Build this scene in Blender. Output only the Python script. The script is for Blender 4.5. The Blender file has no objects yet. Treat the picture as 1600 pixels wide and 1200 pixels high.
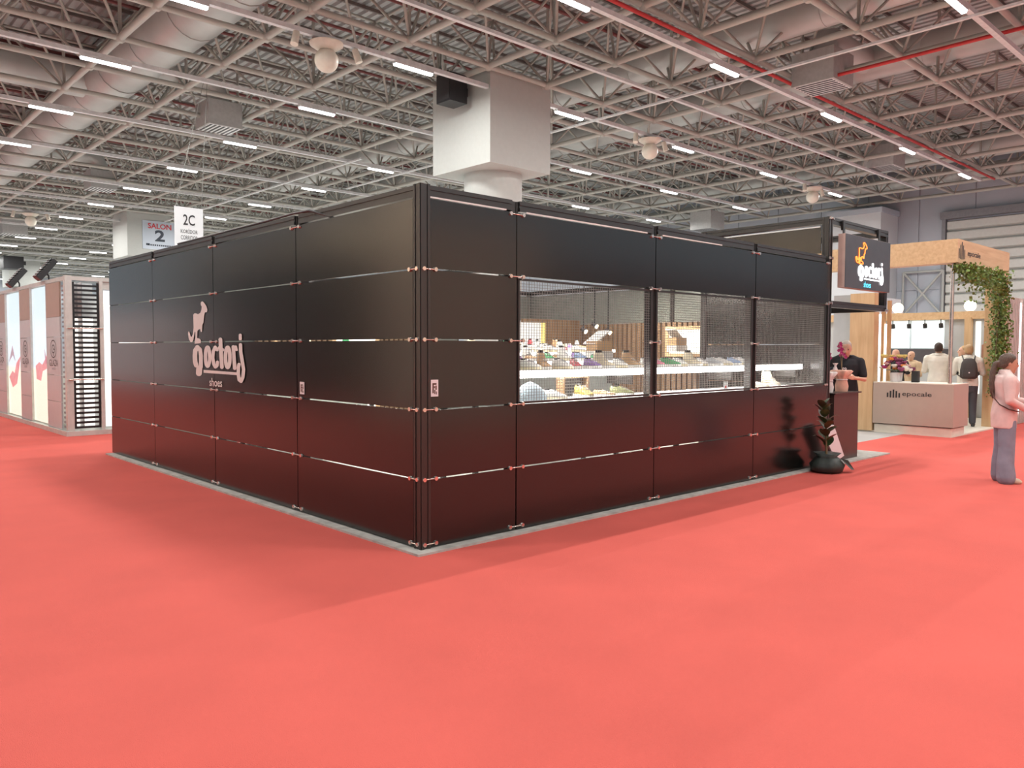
import bpy, bmesh, math, random
from mathutils import Vector, Matrix, Quaternion
random.seed(7)
sc = bpy.context.scene
COL = sc.collection
R = math.radians

# ------------------------------------------------------------------ camera
F_PX = 1234.78
YAW, PITCH, ROLL = R(47.034), R(-2.582), R(0.1646)
CAM = Vector((-3.7306, -5.0630, 1.6360))
_fw = Vector((math.cos(YAW) * math.cos(PITCH), math.sin(YAW) * math.cos(PITCH), math.sin(PITCH)))
_r0 = Vector((math.sin(YAW), -math.cos(YAW), 0)); _u0 = _r0.cross(_fw)
_rt = _r0 * math.cos(ROLL) + _u0 * math.sin(ROLL); _up = -_r0 * math.sin(ROLL) + _u0 * math.cos(ROLL)
cam_d = bpy.data.cameras.new('camera'); cam = bpy.data.objects.new('camera', cam_d); COL.objects.link(cam)
cam_d.sensor_fit = 'HORIZONTAL'; cam_d.sensor_width = 36; cam_d.lens = 36 * F_PX / 1600
cam_d.clip_end = 400
_m = Matrix((_rt, _up, -_fw)).transposed().to_4x4(); _m.translation = CAM
cam.matrix_world = _m
sc.camera = cam

# ------------------------------------------------------------------ world, exposure
w = bpy.data.worlds.new('world'); sc.world = w; w.use_nodes = True
w.node_tree.nodes['Background'].inputs[0].default_value = (0.78, 0.90, 1.0, 1)
w.node_tree.nodes['Background'].inputs[1].default_value = 0.58
vs = sc.view_settings
vs.view_transform = 'Standard'; vs.look = 'None'; vs.gamma = 1; vs.use_curve_mapping = False
vs.exposure = 0.0
cy = sc.cycles
cy.max_bounces = 4; cy.diffuse_bounces = 2; cy.glossy_bounces = 3; cy.transmission_bounces = 2; cy.transparent_max_bounces = 4
cy.use_adaptive_sampling = True; cy.adaptive_threshold = 0.04; cy.adaptive_min_samples = 16
cy.caustics_reflective = False; cy.caustics_refractive = False
LAMP_W = 210.0        # watts of each hall lamp

# points of the place found on its own planes (metres)
def ray(px, py): return (_fw * F_PX + _rt * (px - 800) - _up * (py - 600)).normalized()
def at_x(px, py, X): d = ray(px, py); return CAM + d * ((X - CAM.x) / d.x)
def at_y(px, py, Y): d = ray(px, py); return CAM + d * ((Y - CAM.y) / d.y)
def at_z(px, py, Z): d = ray(px, py); return CAM + d * ((Z - CAM.z) / d.z)
def z_at(px, py, x, y):
    d = ray(px, py); return CAM.z + d.z * math.hypot(x - CAM.x, y - CAM.y) / math.hypot(d.x, d.y)

# ------------------------------------------------------------------ materials
def new_mat(name):
    m = bpy.data.materials.new(name); m.use_nodes = True
    return m, m.node_tree, m.node_tree.nodes['Principled BSDF']
def mat(name, col, rough=0.5, metal=0.0, var=0.08, scale=8.0, bump=0.0, bscale=60.0, ior=1.5, emit=None, estr=0.0, trans=0.0, stretch=None):
    m, nt, b = new_mat(name)
    b.inputs['Roughness'].default_value = rough; b.inputs['Metallic'].default_value = metal
    b.inputs['IOR'].default_value = ior
    if trans: b.inputs['Transmission Weight'].default_value = trans
    tc = nt.nodes.new('ShaderNodeTexCoord')
    src = tc.outputs['Object']
    if stretch:
        mp = nt.nodes.new('ShaderNodeMapping'); mp.inputs['Scale'].default_value = stretch
        nt.links.new(src, mp.inputs[0]); src = mp.outputs[0]
    n = nt.nodes.new('ShaderNodeTexNoise'); n.inputs['Scale'].default_value = scale; n.inputs['Detail'].default_value = 3
    nt.links.new(src, n.inputs['Vector'])
    rp = nt.nodes.new('ShaderNodeValToRGB')
    c = Vector(col[:3])
    lo = c * (1 - var); hi = c * (1 + var)
    rp.color_ramp.elements[0].position = 0.3; rp.color_ramp.elements[1].position = 0.7
    rp.color_ramp.elements[0].color = (*lo, 1); rp.color_ramp.elements[1].color = (*[min(1, v) for v in hi], 1)
    nt.links.new(n.outputs['Fac'], rp.inputs[0]); nt.links.new(rp.outputs[0], b.inputs['Base Color'])
    if bump:
        n2 = nt.nodes.new('ShaderNodeTexNoise'); n2.inputs['Scale'].default_value = bscale
        nt.links.new(src, n2.inputs['Vector'])
        bp = nt.nodes.new('ShaderNodeBump'); bp.inputs['Strength'].default_value = bump; bp.inputs['Distance'].default_value = 0.01
        nt.links.new(n2.outputs['Fac'], bp.inputs['Height']); nt.links.new(bp.outputs[0], b.inputs['Normal'])
    if emit:
        b.inputs['Emission Color'].default_value = (*emit, 1); b.inputs['Emission Strength'].default_value = estr
    return m
def wood(name, c1, c2, rough=0.45, stretch=(1, 1, 12), scale=3.0):
    m, nt, b = new_mat(name); b.inputs['Roughness'].default_value = rough
    tc = nt.nodes.new('ShaderNodeTexCoord'); mp = nt.nodes.new('ShaderNodeMapping'); mp.inputs['Scale'].default_value = stretch
    n = nt.nodes.new('ShaderNodeTexNoise'); n.inputs['Scale'].default_value = scale; n.inputs['Detail'].default_value = 5; n.inputs['Distortion'].default_value = 0.6
    rp = nt.nodes.new('ShaderNodeValToRGB'); rp.color_ramp.elements[0].position = 0.3; rp.color_ramp.elements[1].position = 0.7
    rp.color_ramp.elements[0].color = (*c1, 1); rp.color_ramp.elements[1].color = (*c2, 1)
    nt.links.new(tc.outputs['Object'], mp.inputs[0]); nt.links.new(mp.outputs[0], n.inputs['Vector'])
    nt.links.new(n.outputs['Fac'], rp.inputs[0]); nt.links.new(rp.outputs[0], b.inputs['Base Color'])
    return m
M = {}
M['carpet'] = mat('red_carpet', (0.74, 0.125, 0.098), 0.95, var=0.045, scale=1.3, bump=0.5, bscale=220)
M['hallfloor'] = mat('grey_hall_floor', (0.50, 0.49, 0.47), 0.7, var=0.1, scale=0.7)
M['deck'] = mat('roof_deck', (0.62, 0.64, 0.63), 0.5, var=0.08, scale=2)
M['purlin'] = mat('purlin_brown', (0.26, 0.22, 0.20), 0.6)
M['tube'] = mat('grey_painted_tube', (0.53, 0.525, 0.475), 0.5, var=0.08, scale=1.5)
M['rail'] = mat('white_cable_rail', (0.80, 0.82, 0.82), 0.4)
M['duct'] = mat('galvanised_duct', (0.60, 0.62, 0.60), 0.42, metal=0.25, var=0.10, scale=0.8)
M['ductbox'] = mat('grey_diffuser_box', (0.50, 0.51, 0.50), 0.5)
M['redpipe'] = mat('red_sprinkler_pipe', (0.62, 0.045, 0.045), 0.45)
M['dullred'] = mat('dull_red_pipe', (0.26, 0.085, 0.08), 0.55)
M['white'] = mat('white_plaster', (0.58, 0.60, 0.57), 0.6, var=0.02)
M['cream'] = mat('cream_plastic', (0.86, 0.80, 0.68), 0.45, var=0.04)
M['black'] = mat('black_plastic', (0.02, 0.02, 0.022), 0.45)
M['lamp'] = mat('lamp_diffuser', (1, 1, 1), 0.5, var=0, emit=(0.95, 0.98, 1.0), estr=7.0)
M['greywall'] = mat('grey_hall_wall', (0.62, 0.67, 0.74), 0.6, var=0.05, scale=0.6)
M['shutter'] = mat('beige_shutter', (0.74, 0.75, 0.70), 0.5, var=0.03)
M['panel'] = mat('black_laminate_panel', (0.009, 0.0085, 0.0075), 0.20, var=0.12, scale=1.2, ior=1.68)
M['innerpanel'] = mat('lit_tone_laminate', (0.20, 0.215, 0.19), 0.3, var=0.1)  # dark rear panels, the light they reflect put into a paler base colour
M['frame'] = mat('black_aluminium', (0.018, 0.016, 0.014), 0.35, metal=0.0, ior=1.7)
M['chrome'] = mat('chrome_clamp', (0.82, 0.72, 0.66), 0.22, metal=1.0)
M['wire'] = mat('steel_wire', (0.30, 0.30, 0.28), 0.4, metal=0.4)
M['concrete'] = mat('grey_platform', (0.50, 0.48, 0.44), 0.8, var=0.2, scale=9)
M['vinyl'] = mat('white_vinyl', (0.78, 0.75, 0.72), 0.35, var=0.01)
M['led'] = mat('led_strip', (1, 1, 1), 0.5, var=0, emit=(1.0, 0.97, 0.94), estr=9.0)
M['ledcool'] = mat('led_strip_cool', (1, 1, 1), 0.5, var=0, emit=(0.96, 0.92, 1.0), estr=4.0)
M['shelf'] = mat('white_shelf', (0.80, 0.78, 0.74), 0.4)
M['darkbrown'] = mat('dark_brown_laminate', (0.060, 0.036, 0.030), 0.35, ior=1.6)
M['oak'] = wood('light_oak', (0.66, 0.42, 0.22), (0.80, 0.56, 0.32), stretch=(1, 12, 12) , scale=1.2)
M['oakv'] = wood('light_oak_upright', (0.66, 0.42, 0.22), (0.80, 0.56, 0.32), stretch=(10, 10, 1), scale=1.2)
M['walnut'] = wood('brown_slats', (0.20, 0.12, 0.07), (0.30, 0.19, 0.11), stretch=(10, 10, 1), scale=1.5)
M['apron'] = mat('grey_green_apron', (0.34, 0.37, 0.34), 0.5)
M['taupe'] = mat('taupe_laminate', (0.50, 0.40, 0.33), 0.4, var=0.02)
M['beigewall'] = mat('beige_wall', (0.80, 0.70, 0.56), 0.6, var=0.03)
M['screen'] = mat('lit_screen', (0.9, 1, 1), 0.4, var=0, emit=(0.90, 1.0, 0.98), estr=1.1)
M['darkband'] = mat('dark_grey_band', (0.10, 0.09, 0.10), 0.5)
M['grey'] = mat('mid_grey', (0.30, 0.31, 0.33), 0.5)
M['signface'] = mat('sign_face', (0.085, 0.095, 0.105), 0.28)
M['signside'] = mat('sign_side', (0.62, 0.47, 0.40), 0.4)
M['glow_white'] = mat('lit_white_letters', (1, 1, 1), 0.5, var=0, emit=(1, 1, 1), estr=2.2)
M['glow_orange'] = mat('lit_orange_outline', (1, .3, .05), 0.5, var=0, emit=(1.0, 0.22, 0.03), estr=2.2)
M['glow_cyan'] = mat('lit_cyan_letters', (.1, .7, .9), 0.5, var=0, emit=(0.10, 0.65, 0.85), estr=1.5)
M['ink'] = mat('dark_ink', (0.03, 0.028, 0.03), 0.5)
M['inkred'] = mat('red_ink', (0.75, 0.04, 0.06), 0.5)
M['inkblue'] = mat('slate_ink', (0.045, 0.06, 0.085), 0.5)
M['paper'] = mat('white_board', (0.82, 0.84, 0.86), 0.5, var=0.01)
M['signblue'] = mat('pale_blue_board', (0.66, 0.74, 0.84), 0.45, var=0.04, scale=0.6)
M['lilac'] = mat('pale_lilac_panel', (0.60, 0.62, 0.63), 0.35, var=0.02)
M['tan'] = mat('tan_panel', (0.46, 0.34, 0.27), 0.4, var=0.03)
M['alu'] = mat('silver_aluminium', (0.66, 0.66, 0.62), 0.4, metal=0.15)
M['leaf'] = mat('ivy_leaf', (0.16, 0.24, 0.05), 0.45, var=0.5, scale=14)
M['leafdark'] = mat('rubber_leaf', (0.085, 0.060, 0.025), 0.35, var=0.4, scale=9)
M['leafgreen'] = mat('green_leaf', (0.05, 0.085, 0.03), 0.4, var=0.4, scale=9)
M['potwrap'] = mat('dark_green_wrap', (0.030, 0.042, 0.036), 0.5, var=0.3, bump=0.4, bscale=14)
M['stem'] = mat('stem', (0.20, 0.14, 0.07), 0.6)
M['card'] = mat('white_card', (0.86, 0.80, 0.80), 0.5, var=0.02)
M['peach'] = mat('peach_wrap', (0.85, 0.48, 0.36), 0.5, bump=0.5, bscale=18)
M['whitewrap'] = mat('white_wrap', (0.86, 0.80, 0.76), 0.5, bump=0.5, bscale=18)
M['navy'] = mat('navy_cloth', (0.015, 0.014, 0.025), 0.7)
M['magenta'] = mat('magenta_petal', (0.42, 0.03, 0.16), 0.5, var=0.3)
M['purple'] = mat('purple_petal', (0.26, 0.06, 0.14), 0.6, var=0.4)
M['orange'] = mat('orange_petal', (0.85, 0.30, 0.07), 0.6)
M['yellow'] = mat('yellow_petal', (0.80, 0.66, 0.22), 0.6)
M['pinkp'] = mat('pink_petal', (0.85, 0.50, 0.48), 0.6)
M['whitep'] = mat('white_petal', (0.86, 0.82, 0.70), 0.6)
M['skin'] = mat('skin', (0.62, 0.34, 0.23), 0.5, var=0.05)
M['skinpale'] = mat('skin_pale', (0.78, 0.46, 0.32), 0.5, var=0.05)
M['hairgrey'] = mat('ash_brown_hair', (0.115, 0.075, 0.055), 0.5, var=0.5, scale=30, stretch=(6, 6, 1))
M['hairdark'] = mat('dark_hair', (0.045, 0.025, 0.018), 0.5)
M['hairblond'] = mat('blond_hair', (0.50, 0.32, 0.16), 0.5, var=0.25)
M['hairwhite'] = mat('grey_hair', (0.62, 0.55, 0.48), 0.6, var=0.15)
M['pinkshirt'] = mat('pink_shirt', (0.84, 0.62, 0.58), 0.8, bump=0.6, bscale=9)
M['whiteshirt'] = mat('white_shirt', (0.84, 0.80, 0.70), 0.8, bump=0.5, bscale=9)
M['blackshirt'] = mat('black_shirt', (0.016, 0.016, 0.02), 0.8, bump=0.5, bscale=9)
M['beigeshirt'] = mat('beige_shirt', (0.70, 0.52, 0.34), 0.8, bump=0.5, bscale=9)
M['denim'] = mat('pale_denim', (0.27, 0.29, 0.36), 0.85, var=0.14, scale=6, bump=0.5, bscale=8)
M['trouser'] = mat('dark_trousers', (0.06, 0.06, 0.07), 0.8)
M['leather'] = mat('brown_strap', (0.12, 0.06, 0.045), 0.5)
M['bagtan'] = mat('tan_bag', (0.36, 0.17, 0.09), 0.5)
M['shoecream'] = mat('cream_shoe', (0.72, 0.58, 0.44), 0.6)
M['eye'] = mat('eye_dark', (0.02, 0.015, 0.012), 0.2)
M['backpack'] = mat('grey_backpack', (0.055, 0.045, 0.042), 0.7, bump=0.3)
def glow_pane(name, top, bottom, st, sb, zsplit):
    """back-lit display window: cooler in the upper storey, warmer below the floor line of the display"""
    m, nt, b = new_mat(name); b.inputs['Roughness'].default_value = 0.15
    tc = nt.nodes.new('ShaderNodeTexCoord'); sp = nt.nodes.new('ShaderNodeSeparateXYZ')
    nt.links.new(tc.outputs['Object'], sp.inputs[0])
    mr = nt.nodes.new('ShaderNodeMapRange'); mr.inputs['From Min'].default_value = zsplit - 0.03; mr.inputs['From Max'].default_value = zsplit + 0.03
    nt.links.new(sp.outputs['Z'], mr.inputs['Value'])
    mx = nt.nodes.new('ShaderNodeMix'); mx.data_type = 'RGBA'
    nt.links.new(mr.outputs[0], mx.inputs[0]); mx.inputs[6].default_value = (*bottom, 1); mx.inputs[7].default_value = (*top, 1)
    nt.links.new(mx.outputs[2], b.inputs['Emission Color'])
    b.inputs['Base Color'].default_value = (0.12, 0.12, 0.12, 1)
    b.inputs['Emission Strength'].default_value = st
    return m
M['pane'] = glow_pane('lit_display_pane', (0.70, 0.82, 0.88), (1.0, 0.92, 0.74), 0.95, 1.0, 1.20)
M['litwhite'] = mat('lit_white_panel', (1, 1, 1), 0.5, var=0, emit=(1, 0.95, 0.86), estr=1.0)
M['globe'] = mat('ball_lamp', (1, 1, 1), 0.5, var=0, emit=(1.0, 0.86, 0.60), estr=4.0)
M['printpink'] = mat('pink_print', (0.80, 0.40, 0.42), 0.3, var=0.25, scale=5, emit=(0.85, 0.36, 0.40), estr=0.35)
M['printmauve'] = mat('mauve_print', (0.55, 0.46, 0.56), 0.3, var=0.25, scale=5, emit=(0.55, 0.45, 0.55), estr=0.3)
M['slatgrey'] = mat('greige_slat', (0.58, 0.50, 0.45), 0.5)
M['mountain'] = mat('rust_print', (0.45, 0.22, 0.15), 0.6, var=0.4, scale=3)
for k in ('lamp', 'glow_white', 'glow_orange', 'glow_cyan', 'printpink', 'printmauve', 'globe'): M[k].cycles.emission_sampling = 'NONE'

# ------------------------------------------------------------------ mesh helpers
class MB:
    def __init__(s): s.v = []; s.f = []; s.smooth = []
    def add(s, vs, fs, smooth=False):
        b = len(s.v); s.v += [tuple(p) for p in vs]
        for f in fs: s.f.append(tuple(i + b for i in f)); s.smooth.append(smooth)
        return s
    def box(s, x0, x1, y0, y1, z0, z1, M4=None):
        p = [Vector(c) for c in ((x0, y0, z0), (x1, y0, z0), (x1, y1, z0), (x0, y1, z0), (x0, y0, z1), (x1, y0, z1), (x1, y1, z1), (x0, y1, z1))]
        if M4: p = [M4 @ q for q in p]
        return s.add(p, [(0, 3, 2, 1), (4, 5, 6, 7), (0, 1, 5, 4), (1, 2, 6, 5), (2, 3, 7, 6), (3, 0, 4, 7)])
    def rings(s, rings, cap=True, smooth=True, closed=False):
        n = len(rings[0]); vs = [p for r in rings for p in r]; fs = []
        m = len(rings)
        for i in range(m if closed else m - 1):
            for j in range(n):
                a, b = i * n + j, i * n + (j + 1) % n
                c, d = ((i + 1) % m) * n + (j + 1) % n, ((i + 1) % m) * n + j
                fs.append((a, b, c, d))
        s.add(vs, fs, smooth)
        if cap and not closed:
            s.add(rings[0], [tuple(reversed(range(n)))]); s.add(rings[-1], [tuple(range(n))])
        return s
    def tube(s, a, b, r, r2=None, n=8, cap=True):
        a, b = Vector(a), Vector(b); d = (b - a).normalized()
        u = d.orthogonal().normalized(); v = d.cross(u); r2 = r if r2 is None else r2
        rg = lambda c, q: [c + u * (q * math.cos(2 * math.pi * k / n)) + v * (q * math.sin(2 * math.pi * k / n)) for k in range(n)]
        return s.rings([rg(a, r), rg(b, r2)], cap)
    def path(s, pts, rs, n=8, cap=True, flat=1.0):
        pts = [Vector(p) for p in pts]
        if not hasattr(rs, '__len__'): rs = [rs] * len(pts)
        rg = []; u = None
        for i, p in enumerate(pts):
            d = (pts[min(i + 1, len(pts) - 1)] - pts[max(i - 1, 0)]).normalized()
            if u is None: u = d.orthogonal().normalized()
            u = (u - d * u.dot(d)).normalized(); v = d.cross(u)
            rg.append([p + u * (rs[i] * math.cos(2 * math.pi * k / n)) + v * (rs[i] * flat * math.sin(2 * math.pi * k / n)) for k in range(n)])
        return s.rings(rg, cap)
    def ball(s, c, r, n=12, m=8, sc3=(1, 1, 1)):
        c = Vector(c); rg = []
        for i in range(1, m):
            t = math.pi * i / m
            rg.append([c + Vector((r * sc3[0] * math.sin(t) * math.cos(2 * math.pi * k / n), r * sc3[1] * math.sin(t) * math.sin(2 * math.pi * k / n), -r * sc3[2] * math.cos(t))) for k in range(n)])
        return s.rings(rg)
    def ell(s, secs, n=16):
        """loft of horizontal ellipses (z, rx, ry, xoff[, yoff])"""
        rg = []
        for q in secs:
            z, rx, ry, xo = q[:4]; yo = q[4] if len(q) > 4 else 0
            rg.append([Vector((xo + rx * math.cos(2 * math.pi * k / n), yo + ry * math.sin(2 * math.pi * k / n), z)) for k in range(n)])
        return s.rings(rg)
    def prism(s, poly, d, smooth=False):
        """poly: 3-D points in one plane, d: extrusion vector"""
        d = Vector(d); n = len(poly); p = [Vector(q) for q in poly]
        s.add(p + [q + d for q in p], [tuple(reversed(range(n))), tuple(range(n, 2 * n))] + [(i, (i + 1) % n, (i + 1) % n + n, i + n) for i in range(n)])
        return s
    def mesh(s, name):
        me = bpy.data.meshes.new(name); me.from_pydata(s.v, [], s.f)
        me.polygons.foreach_set('use_smooth', s.smooth); me.update(); return me
    def build(s, name, m, parent=None):
        me = s.mesh(name); me.materials.append(M[m] if isinstance(m, str) else m)
        return link(name, me, parent)
def link(name, data, parent=None):
    o = bpy.data.objects.new(name, data); COL.objects.link(o)
    if parent is not None: o.parent = parent
    return o
def tag(o, label=None, cat=None, group=None, kind=None):
    if label: o['label'] = label
    if cat: o['category'] = cat
    if group: o['group'] = group
    if kind: o['kind'] = kind
    return o
def empty(name, loc=(0, 0, 0), rz=0.0, label=None, cat=None, group=None, kind=None):
    o = bpy.data.objects.new(name, None); COL.objects.link(o); o.location = loc; o.rotation_euler = (0, 0, rz)
    o.empty_display_size = 0.2
    return tag(o, label, cat, group, kind)
def box(name, m, parent, x0, x1, y0, y1, z0, z1): return MB().box(x0, x1, y0, y1, z0, z1).build(name, m, parent)
def copy_tree(o, parent=None):
    c = o.copy(); COL.objects.link(c); c.parent = parent
    for ch in list(o.children): copy_tree(ch, c)
    return c
ORD = ['first', 'second', 'third', 'fourth', 'fifth', 'sixth', 'seventh', 'eighth', 'ninth', 'tenth', 'eleventh', 'twelfth', 'thirteenth', 'fourteenth', 'fifteenth', 'sixteenth', 'seventeenth', 'eighteenth', 'nineteenth', 'twentieth']
_fonts = {}
def text_mesh(body, width=None, height=None, bold=0.0, extrude=0.002):
    cu = bpy.data.curves.new('lettering', 'FONT'); cu.body = body; cu.size = 1; cu.extrude = 0; cu.offset = bold
    cu.align_x = 'CENTER'; cu.resolution_u = 3
    t = bpy.data.objects.new('lettering_tmp', cu); COL.objects.link(t)
    dg = bpy.context.evaluated_depsgraph_get(); me = bpy.data.meshes.new_from_object(t.evaluated_get(dg))
    bpy.data.objects.remove(t)
    xs = [v.co.x for v in me.vertices]; ys = [v.co.y for v in me.vertices]
    cx, cy, w0, h0 = (min(xs) + max(xs)) / 2, (min(ys) + max(ys)) / 2, max(xs) - min(xs), max(ys) - min(ys)
    sx = (width / w0) if width else height / h0; sy = (height / h0) if height else sx
    for v in me.vertices: v.co = ((v.co.x - cx) * sx, (v.co.y - cy) * sy, extrude)
    me.materials.clear(); return me
def wall_matrix(c, facing):
    """x = reading direction, y = up, z = out of the wall"""
    n = Vector(facing); up = Vector((0, 0, 1)); x = up.cross(n)
    m = Matrix((x, up, n)).transposed().to_4x4(); m.translation = Vector(c); return m
def lettering(name, body, m, parent, c, facing, width=None, height=None, bold=0.0):
    me = text_mesh(body, width, height, bold); me.materials.append(M[m])
    o = link(name, me, parent)
    mw = wall_matrix(c, facing)
    if parent is not None: mw = Matrix.Translation(-Vector(parent.location)) @ mw
    me.transform(mw); return o

# ------------------------------------------------------------------ setting: floor, roof, walls
XMAX, YMAX = 46.0, 108.0
HC, HT, HD = 10.19, 12.25, 12.95         # lower chords, upper chords, roof deck
fl = MB().add([(-40, -40, 0), (60, -40, 0), (60, 120, 0), (-40, 120, 0)], [(0, 1, 2, 3)]).build('floor', 'hallfloor'); tag(fl, kind='structure')
cm = MB()                                  # red carpet laid in the aisles only
for x0, x1, y0, y1 in ((-7.6, .3, -8.5, 60), (.3, 45, -8.5, .9), (.3, 40, 7.7, 11.2)):
    cm.box(x0, x1, y0, y1, -.02, .004)
cp_ = cm.build('floor_carpet', 'carpet'); tag(cp_, kind='structure')
dk = MB(); prof = []
x = -16.0
while x < XMAX:
    prof += [(x, 0), (x + .17, 0), (x + .20, .11), (x + .31, .11)]; x += .34
ys = (-18, 45, YMAX)
dk.add([(px, y, HD + pz) for y in ys for px, pz in prof], [(j * len(prof) + i, (j + 1) * len(prof) + i, (j + 1) * len(prof) + i + 1, j * len(prof) + i + 1) for j in range(2) for i in range(len(prof) - 1)])
ceil = dk.build('ceiling', 'deck'); tag(ceil, kind='structure')
pm = MB().box(-16, XMAX, -.04, .04, .05, .16).mesh('purlin'); pm.materials.append(M['purlin'])
y = -17.0
while y < YMAX:
    o = link('purlin', pm, ceil); o.location = (0, y, HD - .17); y += 1.45
wr = empty('wall_right', kind='structure')
box('wall_face', 'greywall', wr, XMAX, XMAX + .3, -20, YMAX, 0, HD + .2)
for i in range(26):
    box('wall_panel', 'greywall', wr, XMAX - .06, XMAX, -14 + i * 3.0 + .03, -14 + i * 3.0 + 2.97, 0, 5.1)
    box('wall_panel', 'greywall', wr, XMAX - .06, XMAX, -14 + i * 3.0 + .03, -14 + i * 3.0 + 2.97, 5.16, HD - .3)
wb = box('wall_back', 'greywall', None, -16, XMAX, YMAX, YMAX + .3, 0, HD + .2); tag(wb, kind='structure')
# roller shutter in the far wall
dr = empty('door_1', kind='structure')
box('shutter_box', 'grey', dr, XMAX - .55, XMAX - .06, 2.0, 11.7, 9.1, 9.5)
for i in range(15):
    z = 0.05 + i * .6
    MB().prism([(XMAX - .12, 2.2, z), (XMAX - .30, 2.2, z + .08), (XMAX - .30, 2.2, z + .5), (XMAX - .12, 2.2, z + .58)], (0, 9.2, 0)).build('shutter_slat', 'shutter', dr)
for yy in (2.05, 11.45): box('guide_rail', 'grey', dr, XMAX - .4, XMAX - .06, yy, yy + .2, 0, 9.1)
# wall pilaster, bracing and a service cabinet seen over the stands
pil = empty('wall_pilaster', (44.3, 15.1, 0), label='tall pale grey pilaster standing against the far wall beside the shutter', cat='pilaster')
box('shaft', 'paper', pil, -.9, 1.6, -.9, 2.2, 0, 9.6)
box('cap', 'greywall', pil, -1.0, 1.6, -1.0, 2.3, 9.6, 9.9)
br = empty('wall_bracing', (45.6, 12.4, 3.6), label='white steel cross bracing fixed to the far wall under the roof', cat='bracing')
for (a, b) in (((0, -.9, 0), (0, 1.3, 2.6)), ((0, -.9, 2.6), (0, 1.3, 0)), ((0, -.9, 2.6), (0, 1.3, 2.6)), ((0, -.9, 0), (0, 1.3, 0)), ((0, -.9, 0), (0, -.9, 2.6)), ((0, 1.3, 0), (0, 1.3, 2.6))):
    MB().tube(a, b, .07, n=6).build('brace', 'white', br)

# ------------------------------------------------------------------ space frame
xs_l = [-14.2, -11.3, -8.4, -5.4, -2.5, .5, 3.5, 6.42, 9.43, 12.35, 14.9, 17.7, 20.6, 23.5, 26.4, 29.3, 32.2, 35.1, 38.0, 40.9, 43.8]
ys_l = [-16, -13.1, -10.2, -7.3, -4.4, -1.5, 1.4, 4.4, 7.47, 10.45, 13.3, 15.8, 18.65, 21.6, 24.45]
while ys_l[-1] < YMAX - 4: ys_l.append(ys_l[-1] + 2.9)
mem = []                                  # (a, b, radius, name)
NX, NY = len(xs_l), len(ys_l)
mid = lambda l, i: (l[i] + l[i + 1]) / 2
for i in range(NX):
    for j in range(NY):
        p = Vector((xs_l[i], ys_l[j], HC))
        if i + 1 < NX: mem.append((p, Vector((xs_l[i + 1], ys_l[j], HC)), .088, 'bottom_chord'))
        if j + 1 < NY: mem.append((p, Vector((xs_l[i], ys_l[j + 1], HC)), .098, 'bottom_chord'))
        for di in (-1, 0):
            for dj in (-1, 0):
                if 0 <= i + di < NX - 1 and 0 <= j + dj < NY - 1:
                    mem.append((p, Vector((mid(xs_l, i + di), mid(ys_l, j + dj), HT)), .044, 'diagonal'))
        if (i + j) % 2 == 0 and ys_l[j] < 60: mem.append((p, p + Vector((0, 0, HD - HC)), .05, 'hanger'))
        if i + 1 < NX and j + 1 < NY:
            t = Vector((mid(xs_l, i), mid(ys_l, j), HT))
            if i + 2 < NX: mem.append((t, Vector((mid(xs_l, i + 1), t.y, HT)), .050, 'top_chord'))
            if j + 2 < NY: mem.append((t, Vector((t.x, mid(ys_l, j + 1), HT)), .050, 'top_chord'))
def seen(p, mx=60):
    d = p - CAM; z = d.dot(_fw)
    if z < 1: return False
    u, v = 800 + F_PX * d.dot(_rt) / z, 600 - F_PX * d.dot(_up) / z
    return -mx < u < 1600 + mx and -mx < v < 1200
frame = empty('space_frame', (0, 0, 0), label='grey painted tubular space frame carrying the hall roof', cat='roof frame')
def rank(q):
    c = (q[0] + q[1]) / 2
    if not (seen(c) or seen(q[0]) or seen(q[1])): return 1e9
    return (c - CAM).length / (q[2] / .09) ** .7
mem.sort(key=rank)
unit = MB().tube((0, 0, 0), (0, 0, 1), 1, n=8, cap=False).mesh('frame_tube'); unit.materials.append(M['tube'])
for a, b, r, nm in mem[:280]:
    o = link(nm, unit, frame); d = b - a
    o.location = a; o.rotation_mode = 'QUATERNION'; o.rotation_quaternion = d.to_track_quat('Z', 'Y'); o.scale = (r, r, d.length)
rest = MB()
for a, b, r, nm in mem[280:]:
    rest.tube(a, b, r, n=5 if (a - CAM).length > 30 else 6, cap=False)
tag(rest.build('remaining_tubes', 'tube', frame), kind='stuff')
nodes = sorted([Vector((xx, yy, HC)) for xx in xs_l for yy in ys_l if seen(Vector((xx, yy, HC)))], key=lambda p: (p - CAM).length)[:60]
nm_ = MB().ball((0, 0, 0), .15, 10, 6).mesh('frame_node'); nm_.materials.append(M['tube'])
for p in nodes:
    o = link('node_joint', nm_, frame); o.location = p

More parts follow.
